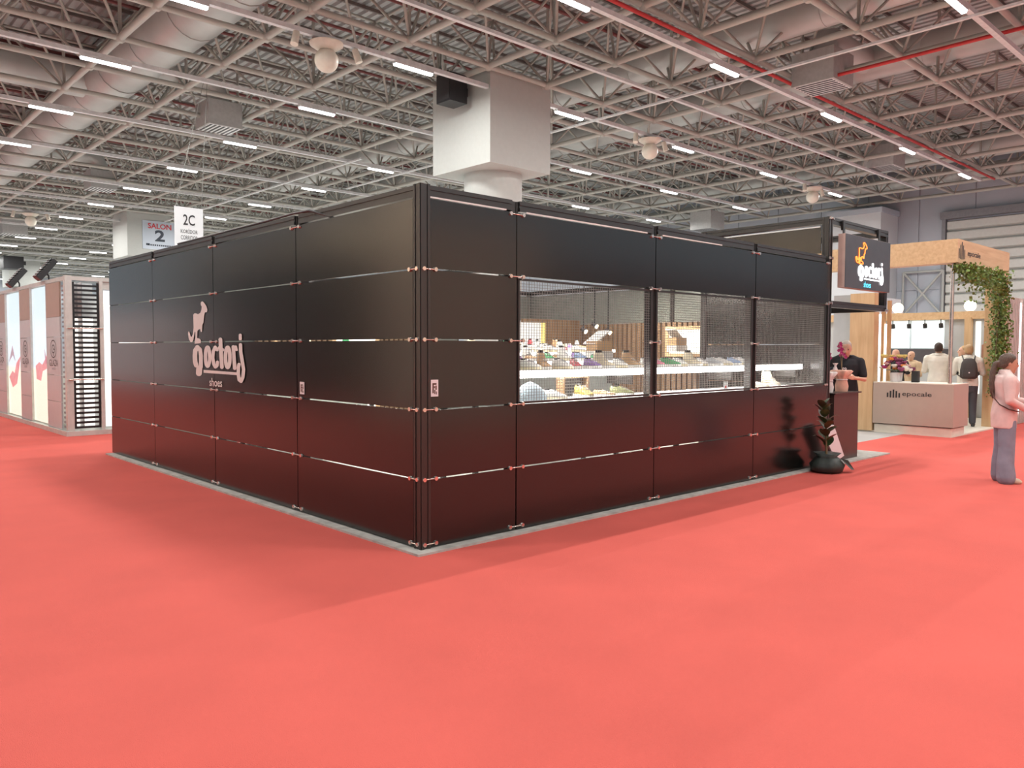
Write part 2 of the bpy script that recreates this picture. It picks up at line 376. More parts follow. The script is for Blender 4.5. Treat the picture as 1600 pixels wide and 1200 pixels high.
# ------------------------------------------------------------------ lighting rails and lamps
ZL = 9.59
lx = [-3.3, 3.25, 9.8, 16.3, 22.95, 29.6, 36.3]
ly = [-10.4, -4.4, 1.58, 7.58, 13.62, 19.1, 25.1, 31.1]
while ly[-1] < 100: ly.append(ly[-1] + 6.05)
lm_h = MB().box(-.66, .66, -.09, .09, -.03, .05).mesh('lamp_housing'); lm_h.materials.append(M['rail'])
lm_d = MB().prism([(-.64, -.075, -.03), (-.64, -.05, -.085), (-.64, .05, -.085), (-.64, .075, -.03)], (1.28, 0, 0)).mesh('lamp_diffuser'); lm_d.materials.append(M['lamp'])
lm_l = bpy.data.lights.new('lamp_light', 'AREA'); lm_l.shape = 'RECTANGLE'; lm_l.size = 1.26; lm_l.size_y = .1; lm_l.energy = LAMP_W; lm_l.color = (1.0, .985, .95)
for yy in ly:
    rl = box('lighting_rail', 'rail', None, -13, 38.5, -.07, .07, ZL + .06, ZL + .18); rl.location.y = yy
    tag(rl, 'long white cable rail with lamps below it crossing under the roof frame', 'lighting rail', 'lighting rails under the roof')
    for xx in lx:
        if abs(yy) > 70 and xx < 3: continue
        t = empty('batten_lamp', (xx, yy, ZL + .02), label='white LED batten lamp hung under a ceiling rail', cat='lamp', group='batten lamps under the ceiling rails')
        link('housing', lm_h, t); link('diffuser', lm_d, t)
        li = bpy.data.objects.new('lamp_light', lm_l); COL.objects.link(li); li.parent = t; li.location = (0, 0, -.095)
for xx, yy0, yy1, lb in ((17.5, -6, 30, 'thin white cable tray running crosswise in front of the broad white column'), (14.6, 24, 47, 'thin white cable tray running crosswise above the corridor banner')):
    tag(box('cable_tray', 'rail', None, xx - .05, xx + .05, yy0, yy1, ZL + .0, ZL + .06), lb, 'cable tray')
_p = (at_z(760, 44, 9.7).y + at_z(1160, 197, 9.7).y) / 2
pr = box('lighting_rail', 'rail', None, -13, 38.5, -.06, .06, ZL + .08, ZL + .17); pr.location.y = _p
tag(pr, 'plain white cable rail without lamps passing beside the broad white column head', 'lighting rail')
# globe lamps on the third rail
def globe(xx, yy, label):
    t = empty('globe_light', (xx, yy, 9.55), label=label, cat='ceiling globe', group='cream globes under the ceiling rails')
    MB().ball((0, 0, -.42), .31, 20, 14).build('globe', 'cream', t)
    MB().rings([[Vector((r * math.cos(2 * math.pi * k / 24), r * math.sin(2 * math.pi * k / 24), z)) for k in range(24)] for r, z in ((.44, .02), (.43, -.03), (.28, -.13), (.16, -.18))]).build('reflector_plate', 'cream', t)
    MB().tube((0, 0, 0), (0, 0, .1), .05).build('mount', 'rail', t)
    for sx in (-1, 1):
        MB().tube((sx * .85, 0, .08), (sx * .95, -.06, -.26), .085, .10, 10).build('spot_head', 'cream', t)
for q, lb in (((513, 92), 'cream globe with a wide plate nearest overhead, over the dark stand'), ((1004, 238), 'cream globe with a wide plate beyond the broad white column'), ((1256, 309), 'small cream globe far off above the tall sign header'), ((50, 344), 'small cream globe far off above the pale stand')):
    p = at_z(*q, 9.15); globe(p.x, min(ly, key=lambda v: abs(v - p.y)), lb)

# ------------------------------------------------------------------ ducts and pipes
def duct(name, pts, r, label, n=20):
    t = empty(name, pts[0], label=label, cat='duct')
    o = Vector(pts[0]); P = [Vector(p) - o for p in pts]
    MB().path(P, r, n).build('duct_run', 'duct', t)
    d = P[-1] - P[0]; k = int(d.length // 3.2)
    if len(P) == 2:
        for i in range(1, min(k, 24)):
            c = P[0] + d * (i / k); MB().tube(c - d.normalized() * .03, c + d.normalized() * .03, r * 1.03, n=n).build('seam_band', 'duct', t)
    return t
duct('ventilation_duct', ((5.4, 2, 11.35), (5.4, 70, 11.35)), .85, 'fat grey ventilation duct running away through the roof frame, thickest of all')
duct('branch_duct', ((-12, 26.8, 11.3), (4.7, 26.8, 11.3)), .62, 'grey branch duct joining the fat duct from the side')
duct('ventilation_duct', ((18.5, -8, 11.35), (18.5, 40, 11.35)), .50, 'grey ventilation duct crossing just behind the broad white column')
duct('ventilation_duct', ((23.8, -8, 11.35), (23.8, 50, 11.35)), .55, 'grey ventilation duct feeding the nearest grilled diffuser box')
duct('ventilation_duct', ((38.7, -8, 11.35), (38.7, 60, 11.35)), .55, 'pale blue grey ventilation duct near the far wall')
duct('ventilation_duct', ((43.9, -6, 11.2), (43.9, 60, 11.2)), .45, 'pale grey ventilation duct lying along the far wall')
def diffuser(px, py, z, sx, src, label):
    p = at_z(px, py, z)
    t = empty('diffuser_box', (p.x, p.y, z), label=label, cat='diffuser')
    s = sx / 2
    box('casing', 'ductbox', t, -s, s, -s, s, -s * .72, s * .72)
    for k in range(7): box('grille_slat', 'ink', t, -s * .86 + k * s * .26, -s * .86 + k * s * .26 + s * .12, -s * .86, s * .86, -s * .72 - .02, -s * .72)
    box('grille_frame', 'rail', t, -s * .92, s * .92, -s * .92, s * .92, -s * .72 - .012, -s * .72)
    if src is not None:
        up = 11.35 - z; dx = 0 if src == 'up' else src - p.x
        pts = [(0, 0, s * .7), (0, 0, up - .45), (math.copysign(.15, dx) if abs(dx) > .3 else 0, 0, up - .12), (math.copysign(.5, dx) if abs(dx) > .3 else 0, 0, up), (dx, 0, up)]
        MB().path(pts, s * .62, 16).build('neck', 'duct', t)
diffuser(342, 183, 10.2, 1.25, 5.4, 'grey air diffuser box hanging nearest the fat duct')
diffuser(157, 283, 10.2, 1.25, 5.4, 'grey air diffuser box farther along the fat duct')
diffuser(1285, 112, 10.3, 1.35, 23.8, 'grey air diffuser box with open grille, nearest above the sign header')
diffuser(1382, 247, 10.3, 1.3, 38.7, 'grey air diffuser box under the pale duct near the far wall')
diffuser(1105, 346, 9.6, 1.5, 'up', 'pale grey air diffuser box low behind the stand top')
diffuser(20, 355, 9.9, 1.5, 'up', 'grey air diffuser box beside the far small globe')
def pipe(pts, r, label, group=None, m='redpipe'):
    o = Vector(pts[0]); t = MB().path([Vector(p) - o for p in pts], r, 8).build('sprinkler_pipe', m); t.location = o
    return tag(t, label, 'pipe', group)
_p = (at_z(1060, 48, 9.95).y + at_z(1157, 95, 9.95).y) / 2
pipe(((-6, _p, 9.95), (40, _p, 9.95)), .055, 'bright red sprinkler pipe hung low beside the lamp rail')
pipe(((20.1, -6, 9.95), (20.1, _p, 9.95)), .055, 'bright red sprinkler pipe branching crosswise from the long low pipe')
for k, yy in enumerate((12.2, 15.1, 18.0, 21.0, 23.9, 26.8, 29.7, 32.7, 38.5, 44.4, 53.0)):
    pipe(((-8, yy, 12.05), (42, yy, 12.05)), .055, 'dull red sprinkler pipe high among the roof frame tubes', 'dull red pipes high in the roof', 'dullred')

# ------------------------------------------------------------------ hall columns
def column(yn, label, speaker=None):
    t = empty('hall_column', (14.0, yn + 1.45, 0), label=label, cat='column')
    box('capital_box', 'white', t, -1.4, 1.25, -1.45, 1.45, 7.40, 10.33)
    MB().tube((.05, .05, 0), (.05, .05, 7.42), .97, n=40).build('shaft', 'white', t)
    return t
column(13.49, 'broad white column with a square box head rising behind the dark stand')
column(47.85, 'white column with square head carrying the SALON 2 board')
column(82.3, 'distant white column head behind the pale stand')
def speaker(px, py, X, s, h, label):
    p = at_x(px, py, X)
    t = empty('loudspeaker', (p.x, p.y, p.z), label=label, cat='loudspeaker')
    box('cabinet', 'black', t, -s, s, -s, s, 0, h)
    box('grille', 'ink', t, -s - .015, -s, -s * .9, s * .9, .06, h - .06)
    box('bracket', 'black', t, s, s + .3, -.06, .06, h * .4, h * .7)
speaker(706, 163, 12.0, .34, .86, 'black loudspeaker box on the side of the broad white column')
speaker(19, 421, 11.6, .75, 1.1, 'black loudspeaker box beside the distant white column head')
# signs
sb = empty('hall_sign', (14.55, 47.86, 8.85), label='square pale board reading SALON 2 on the far column', cat='sign')
box('board', 'signblue', sb, -1.05, 1.05, -.06, -.01, -.95, .85)
for body, m, z, wd, hg, b in (('SALON', 'inkred', 9.38, 1.45, .34, .02), ('2', 'inkblue', 8.78, .62, .72, .03)):
    lettering('lettering', body, m, sb, (14.55, 47.79, z), (0, -1, 0), wd, hg, b)
bn = empty('corridor_banner', (5.82, 20, 4.5), label='white hanging banner reading 2C KORİDOR CORRIDOR', cat='banner')
box('sheet', 'paper', bn, -.44, .44, -.015, .015, -.35, 1.49)
for sx in (-.4, .4): MB().tube((sx, 0, 1.49), (.6 + sx * .1, 0, 5.62), .008, n=5).build('wire', 'wire', bn)
for body, z, wd, hg, b in (('2C', 5.60, .36, .33, .01), ('KORİDOR', 5.26, .52, .15, .004), ('CORRIDOR', 5.05, .52, .13, .0)):
    lettering('lettering', body, 'ink', bn, (5.82, 19.98, z), (0, -1, 0), wd, hg, b)
for k in range(6): box('small_print', 'grey', bn, -.17 + k * .057, -.17 + k * .057 + .042, -.017, -.0155, .20, .26 + (k == 0) * .03)
for k in range(13): box('small_print', 'inkblue', sb, -.85 + k * .13, -.85 + k * .13 + (.22 if k == 0 else .09), -.064, -.0605, -.72 - .01 * (k > 0), -.63 + (.04 if k == 0 else 0))

# ------------------------------------------------------------------ the dark stand
S0, SR = 0.024, 0.56                       # bottom of the panels, row height
def zr(r): return S0 + SR * r
plat = empty('stand_platform', (4.45, 3.9, 0), label='thin grey platform edge showing under the dark stand', cat='platform')
MB().box(-4.55, 4.52, -4.0, 4.0, 0, .022).build('platform_board', 'concrete', plat)
st = empty('exhibition_stand', (0, 0, 0), label='large dark panelled exhibition stand with white animal logo and long mesh window', cat='exhibition stand')
def post(x, y, h, s=.045, z0=.022, name='post'):
    m = MB()
    m.box(x - s, x + s, y - s, y + s, z0, h)
    o = m.build(name, 'frame', st)
    g = MB()
    for sx, sy in ((-1, 0), (1, 0), (0, -1), (0, 1)):        # raised ribs that leave a groove between them
        for k in (-1, 1):
            if sx: g.box(x + sx * s - .006, x + sx * s + .006, y + k * s * .72 - .012, y + k * s * .72 + .012, z0, h)
            else: g.box(x + k * s * .72 - .012, x + k * s * .72 + .012, y + sy * s - .006, y + sy * s + .006, z0, h)
    g.build('post_rib', 'frame', o)
    return o
corner = post(.048, .05, 2.93, .046, name='corner_post')
LY = [.104, 2.04, 4.035, 6.045, 7.93]
RX = [.09, 1.04, 3.042, 5.048, 6.985]
for yv in LY[1:4] + [7.95]: post(.075, yv, 2.92, .04)
for xv in RX[1:4]: post(xv, .075, 2.92, .04)
pn = {}
def panel(name, x0, x1, y0, y1, z0, z1, parent=st, m='panel'):
    return MB().box(x0, x1, y0, y1, z0, z1).build(name, m, parent)
g = .006
for c in range(4):
    for r in range(5):
        bw = random.uniform(-.0015, .0015)
        panel('wall_panel', .004 + bw, .016 + bw, LY[c] + g, LY[c + 1] - g, zr(r) + g, zr(r + 1) - g)
        cc = c
for c in range(4):
    for r in range(5):
        if c > 0 and r in (2, 3): continue
        bw = random.uniform(-.0015, .0015)
        panel('wall_panel', RX[c] + g, RX[c + 1] - g, .004 + bw, .016 + bw, zr(r) + g, zr(r + 1) - g)
# top beams with a groove
def beam_y(x, y0, y1, z0, z1, w=.04):
    m = MB().box(x - w, x + w, y0, y1, z0, z1)
    m.box(x - w - .008, x - w, y0, y1, z0, z0 + (z1 - z0) * .36); m.box(x - w - .008, x - w, y0, y1, z0 + (z1 - z0) * .62, z1)
    return m.build('beam', 'frame', st)
def beam_x(y, x0, x1, z0, z1, w=.04):
    m = MB().box(x0, x1, y - w, y + w, z0, z1)
    m.box(x0, x1, y - w - .008, y - w, z0, z0 + (z1 - z0) * .36); m.box(x0, x1, y - w - .008, y - w, z0 + (z1 - z0) * .62, z1)
    return m.build('beam', 'frame', st)
for a, b in zip([.1] + LY[1:4], LY[1:4] + [7.95]): beam_y(.06, a + .045 if a > .2 else a, b - .045, 2.835, 2.925)
for a, b in zip([.1] + RX[1:4], RX[1:4] + [6.95]): beam_x(.06, a + .045 if a > .2 else a, b - .045, 2.835, 2.925)
for r in (0,):
    box('sill_beam', 'frame', st, .03, .09, .11, 7.9, .022, .075); box('sill_beam', 'frame', st, .11, 6.95, .03, .09, .022, .075)
# pale slips of light-coloured tape under the front beam
for a, b in ((.10, .92), (1.16, 2.9), (3.16, 4.3)): box('edge_strip', 'shelf', st, a, b, .006, .014, 2.826, 2.838)
# clamps at the panel corners
def clamp(axis, pos, z, a=-.08, b=.08):
    m = MB()
    P = (lambda u, o: (u, o, z)) if axis == 'x' else (lambda u, o: (o, u, z))
    for u in (pos + a, pos + b): m.tube(P(u, .006), P(u, -.012), .021, .017, 10)
    m.tube(P(pos + a, -.002), P(pos + b, -.002), .006, n=6)
    return m.build('clamp', 'chrome', st)
for c in (1, 2, 3):
    for r in range(6): clamp('y', LY[c], zr(r) + (.035 if r == 0 else 0) - (.02 if r == 5 else 0))
    for r in range(6):
        clamp('x', RX[c], zr(r) + (.035 if r == 0 else 0) - (.02 if r == 5 else 0), -.075, .075)
for r in range(5):
    clamp('y', .075, zr(r) + (.035 if r == 0 else 0), -.03, .07); clamp('x', .075, zr(r) + (.035 if r == 0 else 0), -.045, .07)
for r in (2, 4, 5): clamp('x', 6.95, zr(r), -.02, .03)
# loose black cable on the top edge
MB().path([(.03, 1.3, 2.80), (.02, 1.5, 2.86), (.0, 1.75, 2.93), (.01, 2.1, 2.945), (.02, 2.7, 2.94), (.05, 3.4, 2.95), (.03, 4.2, 2.94), (.04, 5.2, 2.945)], .012, 6).build('cable', 'black', st)
# interior side of the stand: far walls of the same panels
IX = [.09, 2.3, 4.55, 6.8, 8.95]
for c in range(4):
    for r in range(5):
        if c == 3 and r < 4: continue
        panel('rear_panel', IX[c] + g, IX[c + 1] - g, 7.93, 7.945, zr(r) + g, zr(r + 1) - g, m='innerpanel')
for xv in IX[1:]: post(xv, 7.99, 2.92, .04)
beam_x(7.97, .1, 8.95, 2.835, 2.925)
for r in range(5): panel('partition_panel', 6.985, 7.0, .12, 1.96, zr(r) + g, zr(r + 1) - g)
post(7.03, .06, 3.47, .05); post(7.03, 2.03, 3.47, .045)
beam_x(4.0, .1, 8.95, 2.835, 2.925); beam_y(4.5, .1, 7.9, 2.835, 2.925); post(4.5, 4.0, 2.84, .04)
post(8.95, 4.0, 2.92, .04); beam_y(8.95, 2.0, 7.9, 2.835, 2.925)
for a, b in ((2.1, 4.0), (4.0, 5.97), (5.97, 7.9)): panel('side_panel', 8.93, 8.945, a + g, b - g, zr(4) + g - .12, zr(5) - g, m='innerpanel')
# tall header over the entrance
for z0, z1 in ((3.375, 3.47), (2.225, 2.315)):
    beam_x(.06, 7.08, 8.97, z0, z1); beam_x(2.03, 7.08, 8.97, z0, z1)
    beam_y(7.03, .11, 1.98, z0, z1); beam_y(8.95, .1, 1.98, z0, z1)
post(8.95, .06, 3.47, .04, 2.225); post(8.95, 2.03, 3.47, .04, 2.225)
panel('header_panel', 6.99, 7.0, .13, 1.97, 2.97, 3.345, m='tan' if False else 'panel')
box('header_slip', 'shelf', st, 6.985, 6.995, .14, 1.96, 3.335, 3.35)
panel('header_panel', 7.1, 8.9, 1.99, 2.0, 2.33, 3.36)
for k in range(26): box('header_wire', 'wire', st, 7.1, 8.9, .10 + k * .07, .104 + k * .07, 2.31, 2.316) if k < 26 else None
for c in ((7.03, 3.45), (7.03, 2.90), (7.03, 2.28), (8.93, 2.24)): 
    m = MB(); m.tube((c[0] - .05, .0, c[1]), (c[0] - .05, -.02, c[1]), .02, n=10); m.tube((c[0] + .03, .0, c[1]), (c[0] + .03, -.02, c[1]), .02, n=10); m.tube((c[0] - .05, -.008, c[1]), (c[0] + .03, -.008, c[1]), .007, n=6); m.build('clamp', 'chrome', st)
# mesh windows
for k in range(3):
    a, b = RX[k + 1] + .045, RX[k + 2] - .045
    z0, z1 = zr(2) + .02, zr(4) - .03
    f = MB(); yv = .03
    f.box(a, b, yv - .012, yv + .012, z0 - .02, z0); f.box(a, b, yv - .012, yv + .012, z1, z1 + .02)
    f.box(a - .01, a + .012, yv - .012, yv + .012, z0 - .02, z1 + .02); f.box(b - .012, b + .01, yv - .012, yv + .012, z0 - .02, z1 + .02)
    fr = f.build('window_frame', 'frame', st)
    wm = MB(); n = int((b - a) / .033)
    for i in range(1, n): x = a + (b - a) * i / n; wm.box(x - .0017, x + .0017, yv - .0017, yv + .0017, z0, z1)
    n = int((z1 - z0) / .025)
    for i in range(1, n): z = z0 + (z1 - z0) * i / n; wm.box(a, b, yv + .0017, yv + .0051, z - .0019, z + .0019)
    tag(wm.build('wire_mesh', 'wire', fr), kind='stuff')
# stickers
def sticker(name, facing, c, wd, hg):
    t = MB(); mw = wall_matrix(c, facing)
    t.add([mw @ Vector(p) for p in ((-wd / 2, -hg / 2, 0), (wd / 2, -hg / 2, 0), (wd / 2, hg / 2, 0), (-wd / 2, hg / 2, 0))], [(0, 1, 2, 3)])
    o = t.build(name, 'card', st)
    q = MB()
    for (x0, x1, y0, y1) in ((-.3, -.12, -.3, .3), (-.12, .25, .2, .3), (.1, .28, -.1, .15), (-.05, .1, -.35, -.1), (.18, .3, -.38, -.2), (-.1, .05, 0, .12)):
        q.add([mw @ Vector((px * wd, py * hg, .001)) for px, py in ((x0, y0), (x1, y0), (x1, y1), (x0, y1))], [(0, 1, 2, 3)])
    q.build('sticker_print', 'leather', o)
sticker('warning_sticker', (0, -1, 0), (.135, -.001, 1.315), .075, .135)
sticker('warning_sticker', (-1, 0, 0), (-.001, 1.93, 1.245), .09, .12)

# ---- logo: outlines drawn in the plane of the wall (metres: u along the wall, v up)
def zp(x, y): return (290 + x / 7.5, 460 + y / 7.5)
def wall_uv(x, y): p = at_x(*zp(x, y), 0.0); return (-p.y, p.z)
def disc(cx, cy, r, n=14): return [(cx + r * math.cos(2 * math.pi * k / n), cy + r * math.sin(2 * math.pi * k / n)) for k in range(n)]
def stroke(pts, wd):
    out = []
    for i, p in enumerate(pts):
        out.append(disc(p[0], p[1], wd / 2))
        if i + 1 < len(pts):
            q = pts[i + 1]; dx, dy = q[0] - p[0], q[1] - p[1]; l = math.hypot(dx, dy) or 1; nx, ny = -dy / l * wd / 2, dx / l * wd / 2
            out.append([(p[0] + nx, p[1] + ny), (p[0] - nx, p[1] - ny), (q[0] - nx, q[1] - ny), (q[0] + nx, q[1] + ny)])
    return out
def oval(cx, cy, rx, ry, wd, n=24):
    pts = [(cx + rx * math.cos(2 * math.pi * k / n), cy + ry * math.sin(2 * math.pi * k / n)) for k in range(n + 1)]
    return stroke(pts, wd)
ROO = [(178, 100), (188, 84), (200, 80), (213, 92), (225, 108), (243, 135), (252, 160), (257, 185), (250, 210), (228, 211), (219, 245), (211, 330), (198, 355), (194, 438), (179, 440), (172, 404), (150, 414), (140, 430), (137, 512), (165, 517), (179, 535), (180, 560), (176, 572), (106, 578), (108, 545), (116, 500), (116, 440), (108, 440), (92, 535), (78, 560), (60, 560), (40, 525), (29, 460), (32, 440), (42, 432), (50, 450), (60, 490), (72, 500), (86, 465), (95, 390), (90, 240), (103, 222), (125, 222), (145, 232), (174, 215), (186, 180), (190, 140), (180, 128)]
WORD = (stroke([(140, 620), (114, 660), (110, 720), (113, 790), (126, 830)], 54) + stroke([(140, 618), (170, 645), (181, 720), (181, 850)], 46) + stroke([(162, 870), (158, 922)], 72)
        + oval(260, 730, 25, 112, 40) + stroke([(372, 650), (350, 618), (328, 665), (322, 740), (332, 815), (352, 850), (372, 835), (376, 795)], 38)
        + stroke([(411, 528), (418, 690), (428, 852)], 44) + stroke([(398, 625), (440, 650)], 36)
        + oval(497, 738, 26, 118, 42) + stroke([(563, 615), (572, 740), (580, 865)], 42) + stroke([(572, 640), (592, 612), (602, 650)], 30)
        + stroke([(648, 590), (650, 670), (668, 780), (684, 880), (676, 970), (655, 1018), (632, 1000), (622, 930), (624, 850), (630, 822)], 40) + stroke([(645, 478), (646, 522)], 36)
        + [[(215, 884), (612, 914), (612, 946), (215, 918)]])
def logo_part(name, polys, m, parent, place):
    mb = MB()
    for i, poly in enumerate(polys):         # each piece a hair prouder than the last, so that none coincide
        q = [place(*p) for p in poly]; n = (q[1] - q[0]).cross(q[2] - q[0]).normalized()
        out = Vector((-1, 0, 0)) if parent is st else Vector((0, -1, 0))
        mb.add([p + out * (.00002 * i) for p in q], [tuple(range(len(q)))] if n.dot(out) > 0 else [tuple(reversed(range(len(q))))])
    return mb.build(name, m, parent)
def on_wall(x, y): u, v = wall_uv(x, y); return Vector((-.0015, -u, v))
lg = logo_part('wall_logo', [ROO], 'vinyl', st, on_wall); lg['label'] = 'white leaping animal silhouette'
lw = logo_part('logo_word', WORD, 'vinyl', st, on_wall); lw['label'] = 'white rounded lettering Doctorj'
c0, c1 = wall_uv(280, 975), wall_uv(430, 1090)
lettering('logo_subtitle', 'shoes', 'vinyl', st, (0.0, -(c0[0] + c1[0]) / 2, (c0[1] + c1[1]) / 2), (-1, 0, 0), abs(c1[0] - c0[0]), abs(c1[1] - c0[1]) * .95, .012)

# lit sign box on the header
sg = empty('sign_box', (7.2, -.02, 2.5), label='lit box sign with orange animal outline and white Doctorj lettering', cat='sign')
box('sign_case', 'signside', sg, 0, 1.53, -.10, 0, 0, .75)
for xx in (.15, 1.35): box('bracket', 'frame', sg, xx, xx + .06, 0, .035, .82, .95); box('bracket', 'frame', sg, xx, xx + .06, 0, .01, .70, .82)
box('sign_face', 'signface', sg, .002, 1.528, -.106, -.10, .004, .746)
us = [wall_uv(*p) for p in ROO] + [wall_uv(*p) for poly in WORD for p in poly]
u0, u1, v0, v1 = min(u for u, v in us), max(u for u, v in us), min(v for u, v in us), max(v for u, v in us)
SX0, SX1, SZ0, SZ1 = .32, 1.28, .09, .67
def on_sign(x, y, d=-.112):
    u, v = wall_uv(x, y); return Vector((SX0 + (u - u0) / (u1 - u0) * (SX1 - SX0), d, SZ0 + (v - v0) / (v1 - v0) * (SZ1 - SZ0)))
logo_part('lit_outline', stroke(ROO + [ROO[0]], 22), 'glow_orange', sg, on_sign)
logo_part('lit_word', WORD, 'glow_white', sg, on_sign)
lettering('lit_subtitle', 'shoes', 'glow_cyan', sg, (7.2 + .72, -.13, 2.5 + .075), (0, -1, 0), .24, .085, .012)

# ------------------------------------------------------------------ inside the stand: shelves, tables and shoes
ws = empty('display_shelf', (1.1, .30, 1.3), label='long white shelf with glowing front strip just inside the mesh window', cat='shelf')
box('shelf_board', 'shelf', ws, 0, 5.75, .02, .40, .09, .125)
box('light_strip', 'led', ws, 0, 5.72, -.02, .02, .055, .125)
for xx in (.05, 1.95, 3.95, 5.6): box('bracket', 'frame', ws, xx, xx + .03, .02, .36, -.05, .09)
ls = empty('lower_ledge', (1.1, .12, 1.0), label='low white ledge along the foot of the mesh window', cat='shelf')
box('ledge_board', 'shelf', ls, 0, 5.75, 0, .5, .10, .13); box('ledge_front', 'shelf', ls, 0, 5.75, 0, .02, -.02, .10)
for xx in (.3, 2.8, 5.4): box('ledge_leg', 'frame', ls, xx, xx + .05, .2, .25, -.978, .10)
li = bpy.data.lights.new('shelf_light', 'AREA'); li.shape = 'RECTANGLE'; li.size = 5.6; li.size_y = .05; li.energy = 60; li.color = (1, .97, .92)
lo = bpy.data.objects.new('shelf_light', li); COL.objects.link(lo); lo.parent = ws; lo.location = (2.86, .2, .08)
tables = []
def table(x, y, w, d, h, label, m='shelf', strip=True):
    t = empty('display_table', (x, y, .022), label=label, cat='display table')
    box('table_top', m, t, 0, w, 0, d, h - .05, h)
    for a in (0.03, w - .08):
        for b in (.03, d - .08): box('leg', 'frame', t, a, a + .05, b, b + .05, 0, h - .05)
    box('apron', 'apron', t, .1, w - .1, .1, d - .1, .25, h - .12)
    if strip:
        box('light_strip', 'led', t, 0, w, -.01, 0, h - .05, h - .005)
        box('light_strip', 'led', t, -.01, 0, 0, d, h - .05, h - .005)
    tables.append((x, y, w, d, h + .022)); return t
table(2.0, 1.7, 2.6, .7, 1.46, 'white display table nearest behind the window shelf')
table(3.2, 3.1, 2.6, .8, 1.56, 'white display table in the middle of the stand interior')
table(5.3, 4.4, 2.4, .8, 1.60, 'white display table far inside the stand by the brown slats')
table(1.0, 4.9, 1.8, .8, 1.58, 'white display table deep in the corner of the stand interior')
# rear fittings
sw = empty('slat_wall', (8.80, 2.15, .022), label='long brown slat wall along the entrance side of the stand interior', cat='slat wall')
box('backing', 'walnut', sw, .1, .13, 0, 5.6, 0, 2.12)
sl2 = MB().box(0, .09, 0, .075, 0, 2.12).mesh('slat'); sl2.materials.append(M['walnut'])
for k in range(46): o = link('slat', sl2, sw); o.location = (0, k * .12, 0)
lq = empty('lit_niche', (8.72, 3.05, 1.55), label='lit oak framed niche in the long brown slat wall', cat='niche')
box('lit_face', 'litwhite', lq, .05, .07, 0, .9, 0, .45)
for a, b, c, d in ((-.06, 0, -.06, .51), (.9, .96, -.06, .51)): box('niche_frame', 'oakv', lq, 0, .08, a, b, c, d)
box('niche_frame', 'oakv', lq, 0, .08, 0, .9, .45, .51); box('niche_frame', 'oakv', lq, 0, .08, 0, .9, -.06, 0)
bs = empty('slat_backdrop', (2.2, 7.55, .022), label='brown upright slat backdrop at the rear of the stand interior', cat='backdrop')
box('backing', 'walnut', bs, 0, 3.6, .1, .14, 0, 2.0)
slm = MB().box(0, .07, 0, .1, 0, 2.0).mesh('slat'); slm.materials.append(M['walnut'])
for k in range(33): o = link('slat', slm, bs); o.location = (k * .11, 0, 0)
lp = empty('lit_doorway', (3.35, 7.0, .022), label='bright white lit doorway panel in front of the brown slats', cat='lit panel')
box('lit_face', 'litwhite', lp, 0, .8, 0, .02, 0, 1.9); box('door_frame', 'oakv', lp, -.08, 0, -.02, .06, 0, 2.0); box('door_frame', 'oakv', lp, .8, .88, -.02, .06, 0, 2.0); box('door_frame', 'oakv', lp, -.08, .88, -.02, .06, 1.9, 2.0)
pl = empty('room_divider', (6.2, 5.6, .022), label='grey lilac upright panel with a yellow edge inside the stand', cat='panel')
box('divider_face', 'lilac', pl, 0, .75, 0, .06, 0, 2.1); box('divider_edge', 'yellow', pl, .75, .86, -.01, .07, 0, 2.1)
wd = empty('storage_cabin', (7.05, 6.2, .022), label='brown wooden storage cabin wall far inside the stand', cat='cabin wall')
for k in range(12): box('plank', 'walnut', wd, k * .14, k * .14 + .13, 0, .05, 0, 2.2)
for i, (px, py) in enumerate(((915, 518), (932, 510), (953, 520))):
    p = at_y(px, py, 5.2)
    t = empty('spotlight', p, label='small bright spotlight inside the stand, ' + ('nearest the mesh window post', 'between two others', 'beside the grey lilac panel')[i], cat='spotlight')
    MB().tube((0, 0, 0), (0, .1, .06), .05, .04, 10).build('spot_body', 'black', t); MB().tube((0, -.012, -.006), (0, 0, 0), .045, n=10).build('spot_lens', 'globe', t)
    MB().tube((0, .05, .05), (0, .05, 2.86 - p.z), .012, n=6).build('spot_stem', 'black', t)
il = bpy.data.lights.new('stand_light', 'AREA'); il.shape = 'RECTANGLE'; il.size = 3; il.size_y = .12; il.energy = 130; il.color = (1, .93, .82)
for k, (xx, yy) in enumerate(((2.5, 3.95), (6.8, 3.95))):
    t = empty('track_light', (xx, yy, 2.80), label=('long slim track light under the cross beam nearer the logo wall', 'long slim track light under the cross beam nearer the entrance')[k], cat='track light')
    box('track_body', 'black', t, -1.5, 1.5, -.05, .05, 0, .035); box('track_diffuser', 'led', t, -1.48, 1.48, -.03, .03, -.012, 0)
    lo = bpy.data.objects.new('stand_light', il); COL.objects.link(lo); lo.parent = t; lo.location = (0, 0, -.02)

